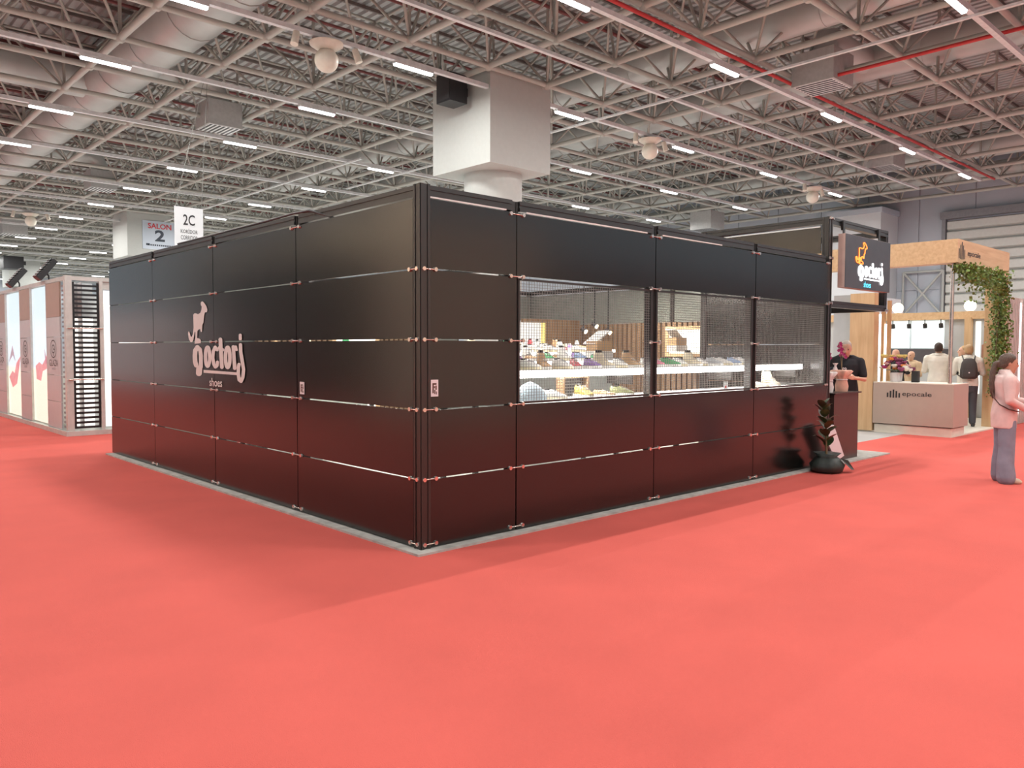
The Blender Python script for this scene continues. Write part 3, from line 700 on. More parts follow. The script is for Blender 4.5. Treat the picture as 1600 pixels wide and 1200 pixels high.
# shoes
def shoe_meshes(kind):
    """profile along x (toe at +), height scaled by kind"""
    hs = {'trainer': 1.0, 'boot': 1.75, 'flat': .72}[kind]
    sole = [(-.135, .030), (-.10, .038), (-.03, .034), (.05, .044), (.10, .042), (.135, .022)]
    out = [(x, w) for x, w in sole] + [(x, -w) for x, w in reversed(sole)]
    ms = MB().prism([(x, y, 0) for x, y in out], (0, 0, .032)).mesh('shoe_sole')
    secs = [(-.130, .020, .085 * hs), (-.115, .030, .105 * hs), (-.07, .034, .108 * hs), (-.02, .033, .100 * hs if kind != 'boot' else .16), (.02, .036, .088 if kind != 'flat' else .062), (.07, .040, .066 if kind != 'flat' else .052), (.11, .035, .052), (.132, .018, .042)]
    rg = []
    for x, w, h in secs:
        rg.append([Vector((x, w * c, .03 + (h - .03) * s)) for c, s in ((1, 0), (1.03, .35), (.8, .75), (.35, 1), (-.35, 1), (-.8, .75), (-1.03, .35), (-1, 0))])
    mu = MB().rings(rg).mesh('shoe_upper')
    ml = MB()
    for k in range(4):
        x = -.005 + k * .02; h = .098 * min(hs, 1.1) - k * .008
        ml.tube((x, -.018, h), (x + .006, .018, h), .004, n=5)
    ml = ml.mesh('shoe_laces')
    mo = MB().ell([(.088 * hs + .002, .045, .022, -.075), (.1085 * hs + .003, .042, .020, -.075)], 12).mesh('shoe_collar')
    return ms, mu, ml, mo
SH = {k: shoe_meshes(k) for k in ('trainer', 'boot', 'flat')}
SHC = {'white': (.84, .82, .78), 'green': (.06, .38, .14), 'red': (.55, .07, .09), 'navy': (.05, .07, .16), 'tan': (.55, .34, .17), 'cream': (.80, .70, .50), 'yellow': (.72, .50, .10), 'pink': (.75, .22, .32), 'black': (.02, .02, .02), 'olive': (.22, .24, .10), 'grey': (.42, .44, .46), 'purple': (.25, .14, .40), 'blue': (.22, .32, .50)}
SHM = {k: mat(k + '_shoe_leather', v, .5) for k, v in SHC.items()}
_sole = {}
def shoe(kind, colour, loc, rz, label, group, s=1.0):
    t = empty('shoe', loc, rz, label=label, cat='shoe', group=group); t.scale = (s, s, s)
    for me, nm, m in zip(SH[kind], ('sole', 'upper', 'laces', 'collar'), (SHM['white'] if colour != 'white' else SHM['cream'], SHM[colour], SHM['white'] if colour != 'white' else SHM['grey'], SHM['black'] if colour != 'black' else SHM['grey'])):
        key = (kind, nm, m.name)
        if key not in _sole:
            c = me.copy(); c.materials.clear(); c.materials.append(m); _sole[key] = c
        if nm == 'laces' and kind == 'flat': continue
        link(nm, _sole[key], t)
cyc = ['white', 'green', 'white', 'tan', 'white', 'red', 'purple', 'cream', 'white', 'tan', 'white', 'pink', 'green', 'white', 'cream', 'white', 'grey', 'white', 'blue', 'white']
for k in range(20):
    c = cyc[k]; x = 1.22 + k * .232
    if x > 6.05: break
    shoe('boot' if k in (3, 7, 9, 14) else 'trainer', c, (x, .50 + .03 * (k % 2), 1.4255), R(-100 + 40 * ((k * 7) % 5 - 2) / 4), f'{c} {"ankle boot" if k in (3, 7, 9, 14) else "trainer"} on the glowing window shelf, {ORD[k]} from the corner post', 'shoes on the window shelf', 1.0)
for k, (c, kind, x) in enumerate((('yellow', 'trainer', 912), ('orange', 'flat', 944), ('olive', 'trainer', 972), ('cream', 'boot', 1204), ('white', 'flat', 1186), ('white', 'trainer', 866))):
    x = at_y(x, 615, .32).x
    c = 'tan' if c == 'orange' else c
    shoe(kind, c, (x, .32, 1.1305), R(-110 + 25 * (k % 3)), f'{c} {"ankle boot" if kind == "boot" else "flat shoe" if kind == "flat" else "trainer"} on the low window ledge, {("beside the brown slatted box", "between the slatted box and an olive shoe", "closest to the first window post", "alone in the window nearest the entrance", "beside a lone cream boot", "next to the pale blue cap")[k]}', 'shoes on the low ledge', 1.25 if k in (0, 3) else 1.0)
tl = ['nearest table', 'middle table', 'far table', 'deep corner table']
for ti, (x, y, w, d, h) in enumerate(tables):
    n = int(w / .3)
    for row in range(2):
        for k in range(n):
            c = cyc[(k * 3 + row * 5 + ti * 7) % 20]
            kind = ('trainer', 'boot', 'trainer', 'flat')[(k + row + ti) % 4]
            shoe(kind, c, (x + .18 + k * .3, y + .2 + row * .36, h), R(random.uniform(-140, -60)), f'{c} {"ankle boot" if kind == "boot" else "flat shoe" if kind == "flat" else "trainer"} in the {("front", "back")[row]} row of the {tl[ti]}, {ORD[k]} along', 'shoes on the ' + tl[ti], 1.0)
# other goods in the window
cp = empty('cloth_cap', (at_y(828, 612, .36).x, .36, 1.1305), label='pale blue cloth cap standing in the window corner by the first post', cat='cap')
MB().rings([[Vector((r * math.cos(2 * math.pi * k / 14) , r * .7 * math.sin(2 * math.pi * k / 14), z)) for k in range(14)] for r, z in ((.19, 0), (.19, .05), (.15, .11), (.08, .16), (.015, .185))]).build('crown', mat('pale_blue_cloth', (.50, .62, .68), .8, bump=.3), cp)
bx = empty('slatted_box', (at_y(880, 600, .5).x, .5, 1.1305), label='brown framed box with dark slats standing under the glowing shelf', cat='box')
box('box_side', 'walnut', bx, 0, .03, 0, .1, 0, .2); box('box_side', 'walnut', bx, .37, .40, 0, .1, 0, .2); box('box_side', 'walnut', bx, 0, .4, 0, .1, .2, .225)
for k in range(6): box('slat', 'ink', bx, .03, .37, .06, .09, .01 + k * .032, .03 + k * .032)
cd = empty('price_card', (at_y(1131, 605, .3).x, .3, 1.1305), label='small white card with red print standing on the low ledge', cat='card')
box('sheet', 'paper', cd, 0, .09, 0, .004, 0, .1); box('print', 'inkred', cd, .02, .06, -.001, 0, .02, .05)
for k, (px, py, Y, nm) in enumerate(((945, 548, 2.1, 'open tan shoe box with tilted white lid on the nearest table'), (1065, 542, 3.4, 'open shoe box with white lid raised on the middle table'))):
    p = at_y(px, py, Y); h = [1.482, 1.582][k]
    t = empty('shoe_box', (p.x, Y + .1, h), label=nm, cat='box')
    box('carton', SHM['tan'], t, -.16, .16, -.1, .1, .12, .26); box('riser', 'shelf', t, -.17, .17, -.11, .11, 0, .12)
    MB().box(-.18, .18, -.11, .11, 0, .02, Matrix.Translation((.0, .05, .3)) @ Matrix.Rotation(R(35 if k else -30), 4, 'Y')).build('lid', 'shelf', t)

# ------------------------------------------------------------------ unseen stands added across the aisles, shaped for their reflection in the panels
def added_neighbour(name, x0, x1, y0, y1, h, m, m2, label, axis):
    t = empty(name, ((x0 + x1) / 2, (y0 + y1) / 2, 0), label=label, cat='exhibition stand')
    a, b, c, d = x0 - t.location.x, x1 - t.location.x, y0 - t.location.y, y1 - t.location.y
    box('stand_wall', m, t, a, b, c, d, .004, h)
    n = max(2, int(((d - c) if axis == 'y' else (b - a)) / 1.0))
    for k in range(n):
        if axis == 'y': box('wall_panel', m2, t, b, b + .03, c + (d - c) * k / n + .02, c + (d - c) * (k + 1) / n - .02, .1, h * .8)
        else: box('wall_panel', m2, t, a + (b - a) * k / n + .02, a + (b - a) * (k + 1) / n - .02, d, d + .03, .1, h * .8)
    return t
added_neighbour('added_stand', -12.0, -8.2, 13.6, 25, 4.35, 'black', 'black', 'dark grey unseen stand added across the side aisle, mirrored in the panels', 'y')
added_neighbour('added_stand', -16.0, -8.4, 4.0, 13.2, 6.0, 'beigewall', 'beigewall', 'tall beige unseen stand added across the side aisle, mirrored in the panels', 'y')
added_neighbour('added_stand', -20.0, -14.2, 14.0, 44, 7.4, 'beigewall', 'beigewall', 'tall beige unseen backdrop added behind the dark neighbouring stand', 'y')
added_neighbour('added_stand', -11.6, -8.2, 25.5, 60, 3.2, 'paper', 'paper', 'white unseen stand added far along the side aisle, mirrored in the panels', 'y')
added_neighbour('added_stand', 1.0, 10.5, -15.0, -9.2, 4.6, 'beigewall', 'beigewall', 'beige unseen stand added across the front aisle, mirrored in the front panels', 'x')
added_neighbour('added_stand', 12.0, 30.0, -15.0, -9.6, 4.0, 'darkband', 'grey', 'dark unseen stand added across the front aisle near the entrance', 'x')

wl = bpy.data.lights.new('added_arm_light', 'SPOT'); wl.energy = 420; wl.spot_size = R(110); wl.spot_blend = .8; wl.color = (1, .86, .68); wl.shadow_soft_size = .1  # added out-of-view spots, brighten the beige walls mirrored in the panels
for k, (xx, yy, zz) in enumerate(((-6.9, 5.5, 6.2), (-6.9, 8.6, 6.2), (-6.9, 11.7, 6.2), (-12.6, 16.5, 7.6), (-12.6, 20.5, 7.6), (-12.6, 24.5, 7.6))):
    t = empty('added_arm_lamp', (xx, yy, zz), label='warm unseen arm lamp added over the ' + ('tall beige stand, ' if k < 3 else 'beige backdrop, ') + ORD[k % 3] + ' along the side aisle', cat='lamp')
    MB().path([(-1.5, 0, -.3), (-1.2, 0, .15), (0, 0, .12)], .02, 6).build('arm', 'black', t)
    MB().tube((0, 0, .12), (-.06, 0, 0), .05, .09, 10).build('head', 'black', t)
    lo = bpy.data.objects.new('added_arm_light', wl); COL.objects.link(lo); lo.parent = t; lo.location = (-.08, 0, -.03)
    lo.rotation_euler = Vector((-1.4, 0, -1.2)).to_track_quat('-Z', 'Y').to_euler()

# ------------------------------------------------------------------ the pale stand at the end of the side aisle
gs = empty('pale_stand', (.15, 11.02, 0), label='pale stand with lit display windows, tan upper panels and black louvre corner', cat='exhibition stand')
def G(name, m, x0, x1, y0, y1, z0, z1, par=gs): return box(name, m, par, x0, x1, y0, y1, z0, z1)
G('base_board', 'alu', -.04, 3.2, -.06, 9.0, .004, .09)
G('stand_core', 'lilac', .35, 3.1, .45, 8.9, .09, 2.6)
segs = [('panel', .41, 1.43), ('pane', 1.43, 2.76), ('panel', 2.76, 3.70), ('pane', 3.70, 5.19), ('panel', 5.19, 6.2), ('pane', 6.2, 7.6), ('panel', 7.6, 8.8)]
for kd, a, b in segs:
    if kd == 'panel':
        for z0, z1 in ((.10, .60), (.61, 1.10), (1.11, 1.82), (1.83, 2.20)): G('front_panel', 'lilac', 0, .03, a + .02, b - .02, z0, z1)
        G('front_panel', 'tan', 0, .03, a + .02, b - .02, 2.205, 2.85)
        cy_ = (a + b) / 2; wd_ = (b - a)
        mb = MB()
        for poly in oval(0, 0, wd_ * .21, .165, .018, 26) + oval(.0, .0, wd_ * .10, .075, .02, 16) + stroke([(0, -.09), (wd_ * .02, -.13)], .02) + stroke([(0, 0), (wd_ * .10, -.01)], .02):
            mb.add([(-.003, cy_ - p[0], 1.60 + p[1]) for p in poly], [tuple(range(len(poly)))])
        mb.build('round_emblem', 'ink', gs)
        lettering('lettering', 'GLAZA', 'ink', gs, (.15 - .001, 11.02 + cy_, 1.335), (-1, 0, 0), wd_ * .62, .125)
        lettering('lettering', 'SHOES', 'grey', gs, (.15 - .001, 11.02 + cy_, 1.225), (-1, 0, 0), wd_ * .26, .045)
    else:
        w_ = G('display_pane', 'pane', .04, .05, a + .015, b - .015, .12, 2.83)
        G('pane_frame', 'alu', 0, .12, a - .015, a + .015, .09, 2.87, w_); G('pane_frame', 'alu', 0, .12, b - .015, b + .015, .09, 2.87, w_)
        k = 1 if a < 2 else 0
        if k:
            p1 = [(.15, 1.25), (.20, .98), (.5, .95), (.62, 1.15), (.95, 1.22), (.98, 1.55), (.8, 1.4), (.6, 1.28), (.4, 1.33)]
            q = MB().add([(.036, a + .05 + (b - a - .1) * u_, z) for u_, z in ((.05, 1.30), (.25, 1.62), (.2, 1.30))], [(0, 1, 2)])
        else:
            p1 = [(.05, .95), (.30, .72), (.62, .82), (.78, 1.15), (.92, 1.45), (.6, 1.28), (.45, 1.05), (.3, 1.1)]
            q = MB().add([(.036, a + .05 + (b - a - .1) * u_, z) for u_, z in ((.95, 1.28), (.66, 1.68), (.45, 1.3), (.65, 1.45))], [(0, 1, 2, 3)])
        MB().add([(.036, a + .05 + (b - a - .1) * (1 - u_), z) for u_, z in p1], [tuple(range(len(p1)))]).build('pane_print', 'printpink', w_)
        q.build('pane_print', 'printmauve', w_)
G('corner_post', 'alu', -.005, .11, -.005, .11, .09, 2.94); G('end_post', 'alu', .57, .63, -.005, .11, .09, 2.9)
G('top_rail', 'alu', .0, .1, .11, 8.9, 2.86, 2.93); G('top_rail', 'alu', .11, 3.1, .0, .1, 2.86, 2.93)
for z0, z1 in ((.13, 1.02), (1.06, 1.97), (2.0, 2.83)):            # black louvre frames on both sides of the corner
    for (fx, x0, x1) in (('y', .12, .57), ('x', .13, .39)):
        n = 10; h = (z1 - z0) / n
        if fx == 'y':
            G('louvre_stile', 'black', x0, x0 + .035, .03, .06, z0, z1); G('louvre_stile', 'black', x1 - .035, x1, .03, .06, z0, z1)
            for k in range(n): G('louvre_slat', 'black', x0 + .035, x1 - .035, .03, .055, z0 + k * h, z0 + k * h + h * .47)
        else:
            G('louvre_stile', 'grey', .03, .06, x0, x0 + .025, z0, z1)
            for k in range(n): G('louvre_slat', 'grey', .03, .055, x0 + .025, x1, z0 + k * h, z0 + k * h + h * .42)
G('louvre_backlight', 'litwhite', .14, .56, .40, .42, .12, 2.2); G('louvre_backlight', 'lilac', .14, .56, .40, .42, 2.2, 2.84); G('louvre_backlight', 'paper', .30, .31, .13, .4, .12, 2.84)
G('lit_pane', 'litwhite', .66, 2.9, .06, .07, .14, 2.7); G('lit_pane_frame', 'alu', .63, 2.95, .03, .1, 2.72, 2.86)
for z in (1.04, 1.985): MB().tube((.02, -.02, z), (.62, -.02, z), .012, n=8).build('tie_rod', 'chrome', gs)
for k, (px, py) in enumerate(((30, 428), (76, 422))):
    p = at_x(px, py, .25)
    t = empty('flood_light', (p.x, p.y, 2.93), label=('black flood light tilted over the pale stand, farther from its louvre corner', 'black flood light tilted over the pale stand, nearer its louvre corner')[k], cat='flood light')
    mm = Matrix.Translation((-.05, 0, .22)) @ Matrix.Rotation(R(38), 4, 'Y')
    MB().box(-.05, .05, -.15, .15, -.24, .24, mm).build('flood_head', 'black', t)
    for i in range(8): MB().box(-.08, -.05, -.15, .15, -.23 + i * .06, -.20 + i * .06, mm).build('cooling_fin', 'black', t)
    MB().path([(0, 0, 0), (0, 0, .1), (-.05, 0, .2)], .015, 6).build('arm', 'black', t)

# ------------------------------------------------------------------ entrance: counter, flowers, plant
ct = empty('reception_counter', (7.35, .06, .022), label='dark brown counter box at the stand entrance carrying wrapped flowers', cat='counter')
box('counter_body', 'darkbrown', ct, 0, .80, 0, .55, 0, .965); box('counter_top', 'frame', ct, -.03, .84, -.03, .58, .965, .985)
def wrapped_pot(loc, r, h, m, label, ruffle=7):
    t = empty('wrapped_flowerpot', loc, label=label, cat='flowerpot')
    rg = []
    for i, (f, z) in enumerate(((.72, 0), (.80, .25), (.62, .55), (.78, .72), (1.25, .95), (1.05, 1.0))):
        amp = .0 if z < .6 else .16
        rg.append([Vector((r * f * (1 + amp * math.sin(ruffle * 2 * math.pi * k / 28)) * math.cos(2 * math.pi * k / 28), r * f * (1 + amp * math.sin(ruffle * 2 * math.pi * k / 28)) * math.sin(2 * math.pi * k / 28), h * z * (1 + (.06 * math.sin(ruffle * 4 * math.pi * k / 28) if z > .6 else 0)))) for k in range(28)])
    MB().rings(rg).build('paper_wrap', m, t)
    MB().path([(r * .66 * math.cos(2 * math.pi * k / 20), r * .66 * math.sin(2 * math.pi * k / 20), h * .55) for k in range(21)], .008, 5).build('ribbon', 'card', t)
    return t
def orchid(t, base, top, m, n=7, s=.035, seed=1):
    rnd = random.Random(seed); b, tp = Vector(base), Vector(top); pts = [b.lerp(tp, k / 6) + Vector((0, 0, .05 * math.sin(k / 6 * 3.1))) for k in range(7)]
    MB().path(pts, .005, 5).build('stem', 'stem', t)
    for k in range(n):
        c = pts[6].lerp(pts[3], k / n) + Vector((rnd.uniform(-.05, .05), rnd.uniform(-.05, .05), rnd.uniform(-.03, .03)))
        mb = MB()
        for a in range(5):
            an = 2 * math.pi * a / 5 + k
            d = Vector((-.7, -.7, 0)).normalized(); u = Vector((.7, -.7, 0)); v = Vector((0, 0, 1))
            e = u * math.cos(an) + v * math.sin(an); q = u * -math.sin(an) + v * math.cos(an)
            mb.add([c, c + e * s * .5 + q * s * .42 + d * .008, c + e * s * 1.1 + d * .012, c + e * s * .5 - q * s * .42 + d * .008], [(0, 1, 2, 3)])
        mb.build('blossom', m, t)
zc = 1.007
t = wrapped_pot((7.55, .25, zc), .10, .30, 'whitewrap', 'orchid pot in ruffled white paper on the brown counter')
orchid(t, (0, 0, .25), (-.10, .02, .62), 'magenta', 9, .032, 1); orchid(t, (0, 0, .25), (.02, .05, .66), 'magenta', 8, .032, 2); orchid(t, (0, 0, .25), (-.12, .1, .74), 'whitep', 9, .036, 3)
t = wrapped_pot((7.93, .22, zc), .12, .32, 'peach', 'orchid pot in ruffled peach paper on the brown counter')
orchid(t, (0, 0, .3), (-.02, .05, .72), 'magenta', 5, .03, 4); orchid(t, (0, 0, .3), (.22, .1, .62), 'magenta', 6, .03, 5)
t = empty('wrapped_bundle', (8.05, .42, zc), label='pink and navy wrapped bundle leaning behind the peach pot', cat='bundle')
MB().rings([[Vector((r * math.cos(2 * math.pi * k / 16) + x0, r * .7 * math.sin(2 * math.pi * k / 16), z)) for k in range(16)] for r, z, x0 in ((.09, 0, 0), (.11, .15, .0), (.12, .27, .01), (.05, .36, .02))]).build('bundle_body', 'navy', t)
MB().rings([[Vector((r * math.cos(2 * math.pi * k / 12) - .06, r * .6 * math.sin(2 * math.pi * k / 12) - .07, z)) for k in range(12)] for r, z in ((.06, .18), (.085, .27), (.02, .38), (.06, .42))]).build('pink_paper', 'card', t)
# plant in dark wrap in front of the end panel
pt = empty('potted_plant', (6.45, -.27, .004), label='bronze leaved rubber plant with dark green wrapped pot on the carpet edge', cat='potted plant')
rg = []
for f, z in ((.10, .0), (.20, .02), (.215, .10), (.15, .19), (.12, .21), (.17, .26), (.10, .24)):
    rg.append([Vector((f * (1 + .09 * math.sin(5 * 2 * math.pi * k / 26) * (z > .03)) * math.cos(2 * math.pi * k / 26), f * (1 + .09 * math.sin(5 * 2 * math.pi * k / 26) * (z > .03)) * math.sin(2 * math.pi * k / 26), z)) for k in range(26)])
MB().rings(rg).build('pot_wrap', 'potwrap', pt)
MB().add([(.05, -.16, .2), (.2, -.2, .16), (.3, -.24, .03), (.12, -.28, .05)], [(0, 1, 2, 3)]).build('wrap_flap', 'potwrap', pt)
stem = [(0, 0, .2), (-.01, .01, .42), (-.03, 0, .62), (-.08, .02, .80), (-.11, .02, .92)]
MB().path(stem, [.016, .014, .011, .007, .003], 6).build('stem', 'stem', pt)
rnd = random.Random(5)
def leaf(mb, c, dr, ln, wd):
    dr = Vector(dr).normalized(); s_ = dr.cross(Vector((0, 0, 1)))
    s_ = s_.normalized() if s_.length > .1 else Vector((1, 0, 0)); n_ = s_.cross(dr)
    P = [c]; L = []; Rr = []
    for k in range(1, 6):
        f = k / 6; w_ = wd * math.sin(math.pi * f ** .8); q = c + dr * ln * f - n_ * (-ln * .12 * f * f) + Vector((0, 0, -ln * .22 * f * f))
        L.append(q + s_ * w_ + n_ * w_ * .25); Rr.append(q - s_ * w_ + n_ * w_ * .25); P.append(q)
    tip = c + dr * ln + Vector((0, 0, -ln * .22))
    vs = [c] + P[1:] + L + Rr + [tip]; f = [(0, 1, 6), (0, 11, 1)]
    for k in range(4): f += [(1 + k, 2 + k, 7 + k, 6 + k), (1 + k, 11 + k, 12 + k, 2 + k)]
    f += [(5, 16, 10), (5, 15, 16)]
    mb.add(vs, f, True)
for k in range(19):
    f = .15 + .8 * k / 19; a = k * 2.4
    i = min(3, int(f * 4)); b = Vector(stem[i]).lerp(Vector(stem[i + 1]), f * 4 - i)
    mb = MB(); leaf(mb, b, (math.cos(a), math.sin(a), 1.5 - .8 * rnd.random()), .27 - .08 * f, .075 - .02 * f)
    mb.build('leaf', 'leafdark' if k % 3 else 'leafgreen', pt)
wc = empty('white_card_sheet', (7.0, -.16, .022), label='bent white cardboard sheet leaning against the brown counter behind the plant', cat='cardboard')
MB().prism([at_y(px, py, -.16) - wc.location for px, py in ((1304, 723), (1319, 712), (1303, 664), (1291, 668), (1288, 680), (1300, 706), (1299, 718))], (.012, .03, 0)).build('sheet', 'card', wc)

# ------------------------------------------------------------------ oak framed stand beyond the aisle
EX, EY = 12.11, .02
ep = empty('oak_stand', (EX, EY, 0), label='oak framed stand with epocale fascia, ivy and lit screens beyond the aisle', cat='exhibition stand')
def E_(name, m, x0, x1, y0, y1, z0, z1, par=ep): return box(name, m, par, x0, x1, y0, y1, z0, z1)
E_('floor_plate', 'cream', .05, 5.05, .03, 8, .004, .03)
E_('fascia', 'oak', 0, 3.1, 0, .30, 3.23, 3.66); E_('fascia', 'oak', 0, .30, .30, 4.5, 3.23, 3.66)
E_('side_post', 'oakv', 2.63, 3.1, .01, .3, .03, 3.23)
MB().tube((.14, .12, 1.0), (.14, .12, 3.24), .035, n=12).build('pole', 'chrome', ep)
E_('oak_wall', 'oakv', .02, .25, 1.48, 1.96, .03, 2.75)
E_('grey_wall_end', 'lilac', .35, .6, 1.93, 2.45, .03, 2.75)
for px in (1369, 1380, 1389):
    yv = at_x(px, 500, 12.75).y - EY; E_('upright_slat', 'oakv', .62, .70, yv - .03, yv + .03, .03, 2.62)
for px, zt in ((1375, 2.35), (1384.5, 2.15)):
    yv = at_x(px, 500, 12.75).y - EY; E_('upright_strip_lamp', 'ledcool', .64, .67, yv - .02, yv + .02, .9, zt)
E_('rear_wall', 'lilac', 4.89, 5.0, .3, 5.5, .03, 2.42)
E_('rear_beam', 'oak', 4.75, 5.05, .3, 5.5, 2.36, 2.54)
for a, b in ((2.62, 3.1), (1.82, 2.55)): E_('screen', 'screen', 4.84, 4.89, a, b, 1.67, 2.34)
E_('dark_dado', 'darkband', 4.82, 4.89, 1.65, 3.3, 1.2, 1.65)
E_('oak_post', 'oakv', 4.70, 4.86, 1.18, 1.32, .03, 2.4); E_('lit_panel', 'litwhite', 4.84, 4.89, 1.02, 1.12, .6, 2.3)
MB().add([(4.83, .34, 1.35), (4.83, .98, 1.35), (4.83, .98, 1.75), (4.83, .75, 1.82), (4.83, .55, 2.0), (4.83, .45, 1.9), (4.83, .34, 2.05)], [tuple(range(7))]).build('mountain_print', 'mountain', ep)
for k, (px, py) in enumerate(((1403, 481), (1516, 478))):
    p = at_x(px, py, 16.95)
    t = empty('ball_lamp', (p.x, p.y, 2.54), label=('glowing ball lamp on the oak beam above the wide screens', 'glowing ball lamp on the oak beam beside the ivy')[k], cat='lamp')
    MB().ball((0, 0, .13), .13, 16, 10).build('glass_ball', 'globe', t); MB().tube((0, 0, 0), (0, 0, .03), .06).build('lamp_base', 'chrome', t)
for k, (px, py) in enumerate(((1395, 505), (1420, 508), (1445, 507), (1470, 506))):
    p = at_x(px, py, 16.7)
    t = empty('spot_head', (p.x, p.y, 2.36), label='small dark spotlight under the oak beam, ' + ORD[k] + ' from the oak wall', cat='spotlight', group='spotlights under the oak beam')
    MB().tube((0, 0, -.10), (.03, 0, -.2), .05, n=10).build('head', 'ink', t); MB().tube((0, 0, 0), (0, 0, -.1), .012, n=6).build('stalk', 'ink', t)
# counter of the oak stand
ec = empty('white_counter', (EX, EY, 0), label='pale counter with epocale lettering at the corner of the oak stand', cat='counter')
box('plinth', 'cream', ec, .04, .74, .04, 1.44, .004, .17); box('counter_body', 'taupe', ec, 0, .80, 0, 1.46, .19, .985); box('counter_top', 'cream', ec, .0, .80, .0, 1.46, .985, 1.0)
box('end_panel', 'grey', ec, .80, .84, .02, .10, .62, 1.01); 
def bars(parent, cy, cz, wd_, hg, facing, loc):
    hs = (.55, .8, 1.0, .8, .55); of = (-.1, 0, .08, 0, -.1)
    for k in range(5):
        u = (k - 2) * wd_ / 4.4; a = hg * hs[k] / 2; o = hg * of[k]
        mw = wall_matrix((0, 0, 0), facing); c = Vector((loc[0], cy, cz)) if facing[0] else Vector((cy, loc[1], cz))
        v = [c + mw.to_3x3() @ Vector((u + sx * wd_ * .065, o + sz * a, .002)) for sx, sz in ((-1, -1), (1, -1), (1, 1), (-1, 1))]
        MB().add(v, [(0, 1, 2, 3)]).build('emblem_bar', 'ink', parent)
pc = at_x(1396, 616, EX); pt_ = at_x(1432.5, 617, EX)
bars(ec, pc.y - EY, pc.z, .24, .16, (-1, 0, 0), (-.001, 0))
lettering('lettering', 'epocale', 'ink', ec, (EX - .002, pt_.y, pt_.z), (-1, 0, 0), .53, .11, .006)
pf = at_y(1503, 394, EY); pg = at_y(1522, 399, EY)
fs = bars(ep, pf.x - EX, pf.z, .32, .32, (0, -1, 0), (0, -.001))
lettering('lettering', 'epocale', 'ink', ep, (pg.x, EY - .002, pg.z), (0, -1, 0), .72, .13, .015)
# ivy on the fascia and post
iv = empty('ivy_garland', (EX + 2.4, EY - .02, 0), label='green ivy garland hanging under the oak fascia and down its post', cat='ivy')
mb = MB(); rnd = random.Random(11)
def ivy_leaf(c, s):
    d = Vector((rnd.uniform(-1, 1), rnd.uniform(-1, .3), rnd.uniform(-1, .4))).normalized(); u = d.orthogonal().normalized(); v = d.cross(u)
    mb.add([c, c + u * s * .5 + v * s * .45, c + u * s + d * s * .2, c + u * s * .5 - v * s * .45], [(0, 1, 2, 3)])
for k in range(2600):
    f = rnd.random() ** .8
    z = 3.24 - f * 2.55; spread = .26 * (1 - .45 * f) if f < .75 else .1
    c = Vector((.05 - .25 * f * 0 + rnd.gauss(0, spread * .6), rnd.gauss(-.03, .08), z)); ivy_leaf(c, rnd.uniform(.045, .08))
for k in range(1300):
    f = rnd.random(); x = -2.35 + 2.3 * f; dep = abs(rnd.gauss(0, .13 + .18 * f))
    ivy_leaf(Vector((x, rnd.gauss(.0, .09), 3.22 - dep)), rnd.uniform(.045, .08))
tag(mb.build('foliage', 'leaf', iv), kind='stuff')
for k in range(5):
    MB().path([(.02 + .07 * (k - 2) + .05 * math.sin(z * 3 + k), -.02, 3.2 - z) for z in [i * .3 for i in range(9)]], .007, 5).build('vine_stem', 'stem', iv)
# slatted stand at the picture's edge
ss = empty('slatted_stand', (15.35, .02, 0), label='greige slatted wall with upright light strips behind the woman', cat='exhibition stand')
box('backing', 'taupe', ss, 0, 3.0, .06, .2, .004, 2.75)
for k in range(26):
    if k in (7, 13): box('upright_strip_lamp', 'ledcool', ss, k * .11 + .01, k * .11 + .07, .0, .04, .25, 2.65 - .3 * (k == 13))
    else: box('slat', 'slatgrey', ss, k * .11, k * .11 + .07, 0, .06, .02, 2.75)
# bouquet on the pale counter
bq = empty('flower_bouquet', (EX + .35, 1.18, 1.0), label='mixed bouquet of purple, orange and yellow flowers on the pale counter', cat='bouquet')
MB().tube((0, 0, 0), (0, 0, .18), .10, .12, 16).build('vase', 'card', bq)
MB().box(-.05, .05, -.42, -.30, 0, .22).build('dark_box', 'ink', bq)
rnd = random.Random(3)
for k in range(40):
    a = rnd.uniform(0, 6.28); r_ = .30 * math.sqrt(rnd.random()); c = Vector((r_ * .7 * math.cos(a), r_ * math.sin(a) * 1.1, .22 + .30 * (1 - r_ / .32) * rnd.uniform(.6, 1)))
    m_ = ('purple', 'purple', 'orange', 'pinkp', 'whitep', 'purple', 'magenta')[k % 7]
    if k % 9 == 8: m_ = 'yellow'; c.z = .50
    s_ = rnd.uniform(.05, .085); fm = MB(); fm.ball(c, s_ * .55, 8, 5)
    for q in range(7):
        an = q * .9; e = Vector((math.cos(an) * .8, math.sin(an) * .8, .35)); fm.ball(c + e * s_ * .55, s_ * .42, 6, 4)
    fm.build('bloom', m_, bq)
for k in range(14):
    fm = MB(); a = k * .9; leaf(fm, Vector((.05 * math.cos(a), .05 * math.sin(a), .2)), (math.cos(a), math.sin(a), .3), .22, .05); fm.build('bouquet_leaf', 'leafgreen', bq)

# pale kiosk seen through the entrance, far behind
kk = empty('pale_kiosk', (17.5, 4.2, 0), label='distant pale kiosk with a pink poster seen through the entrance', cat='kiosk')
box('kiosk_wall', 'lilac', kk, 0, 3, 0, .2, .004, 3.1); box('kiosk_header', 'paper', kk, -.02, 3.02, -.06, 0, 2.45, 2.75); box('poster', 'inkred', kk, 1.2, 1.9, -.03, 0, 1.5, 2.3); box('poster_sheet', 'paper', kk, 1.3, 1.8, -.04, -.03, 1.6, 2.2)

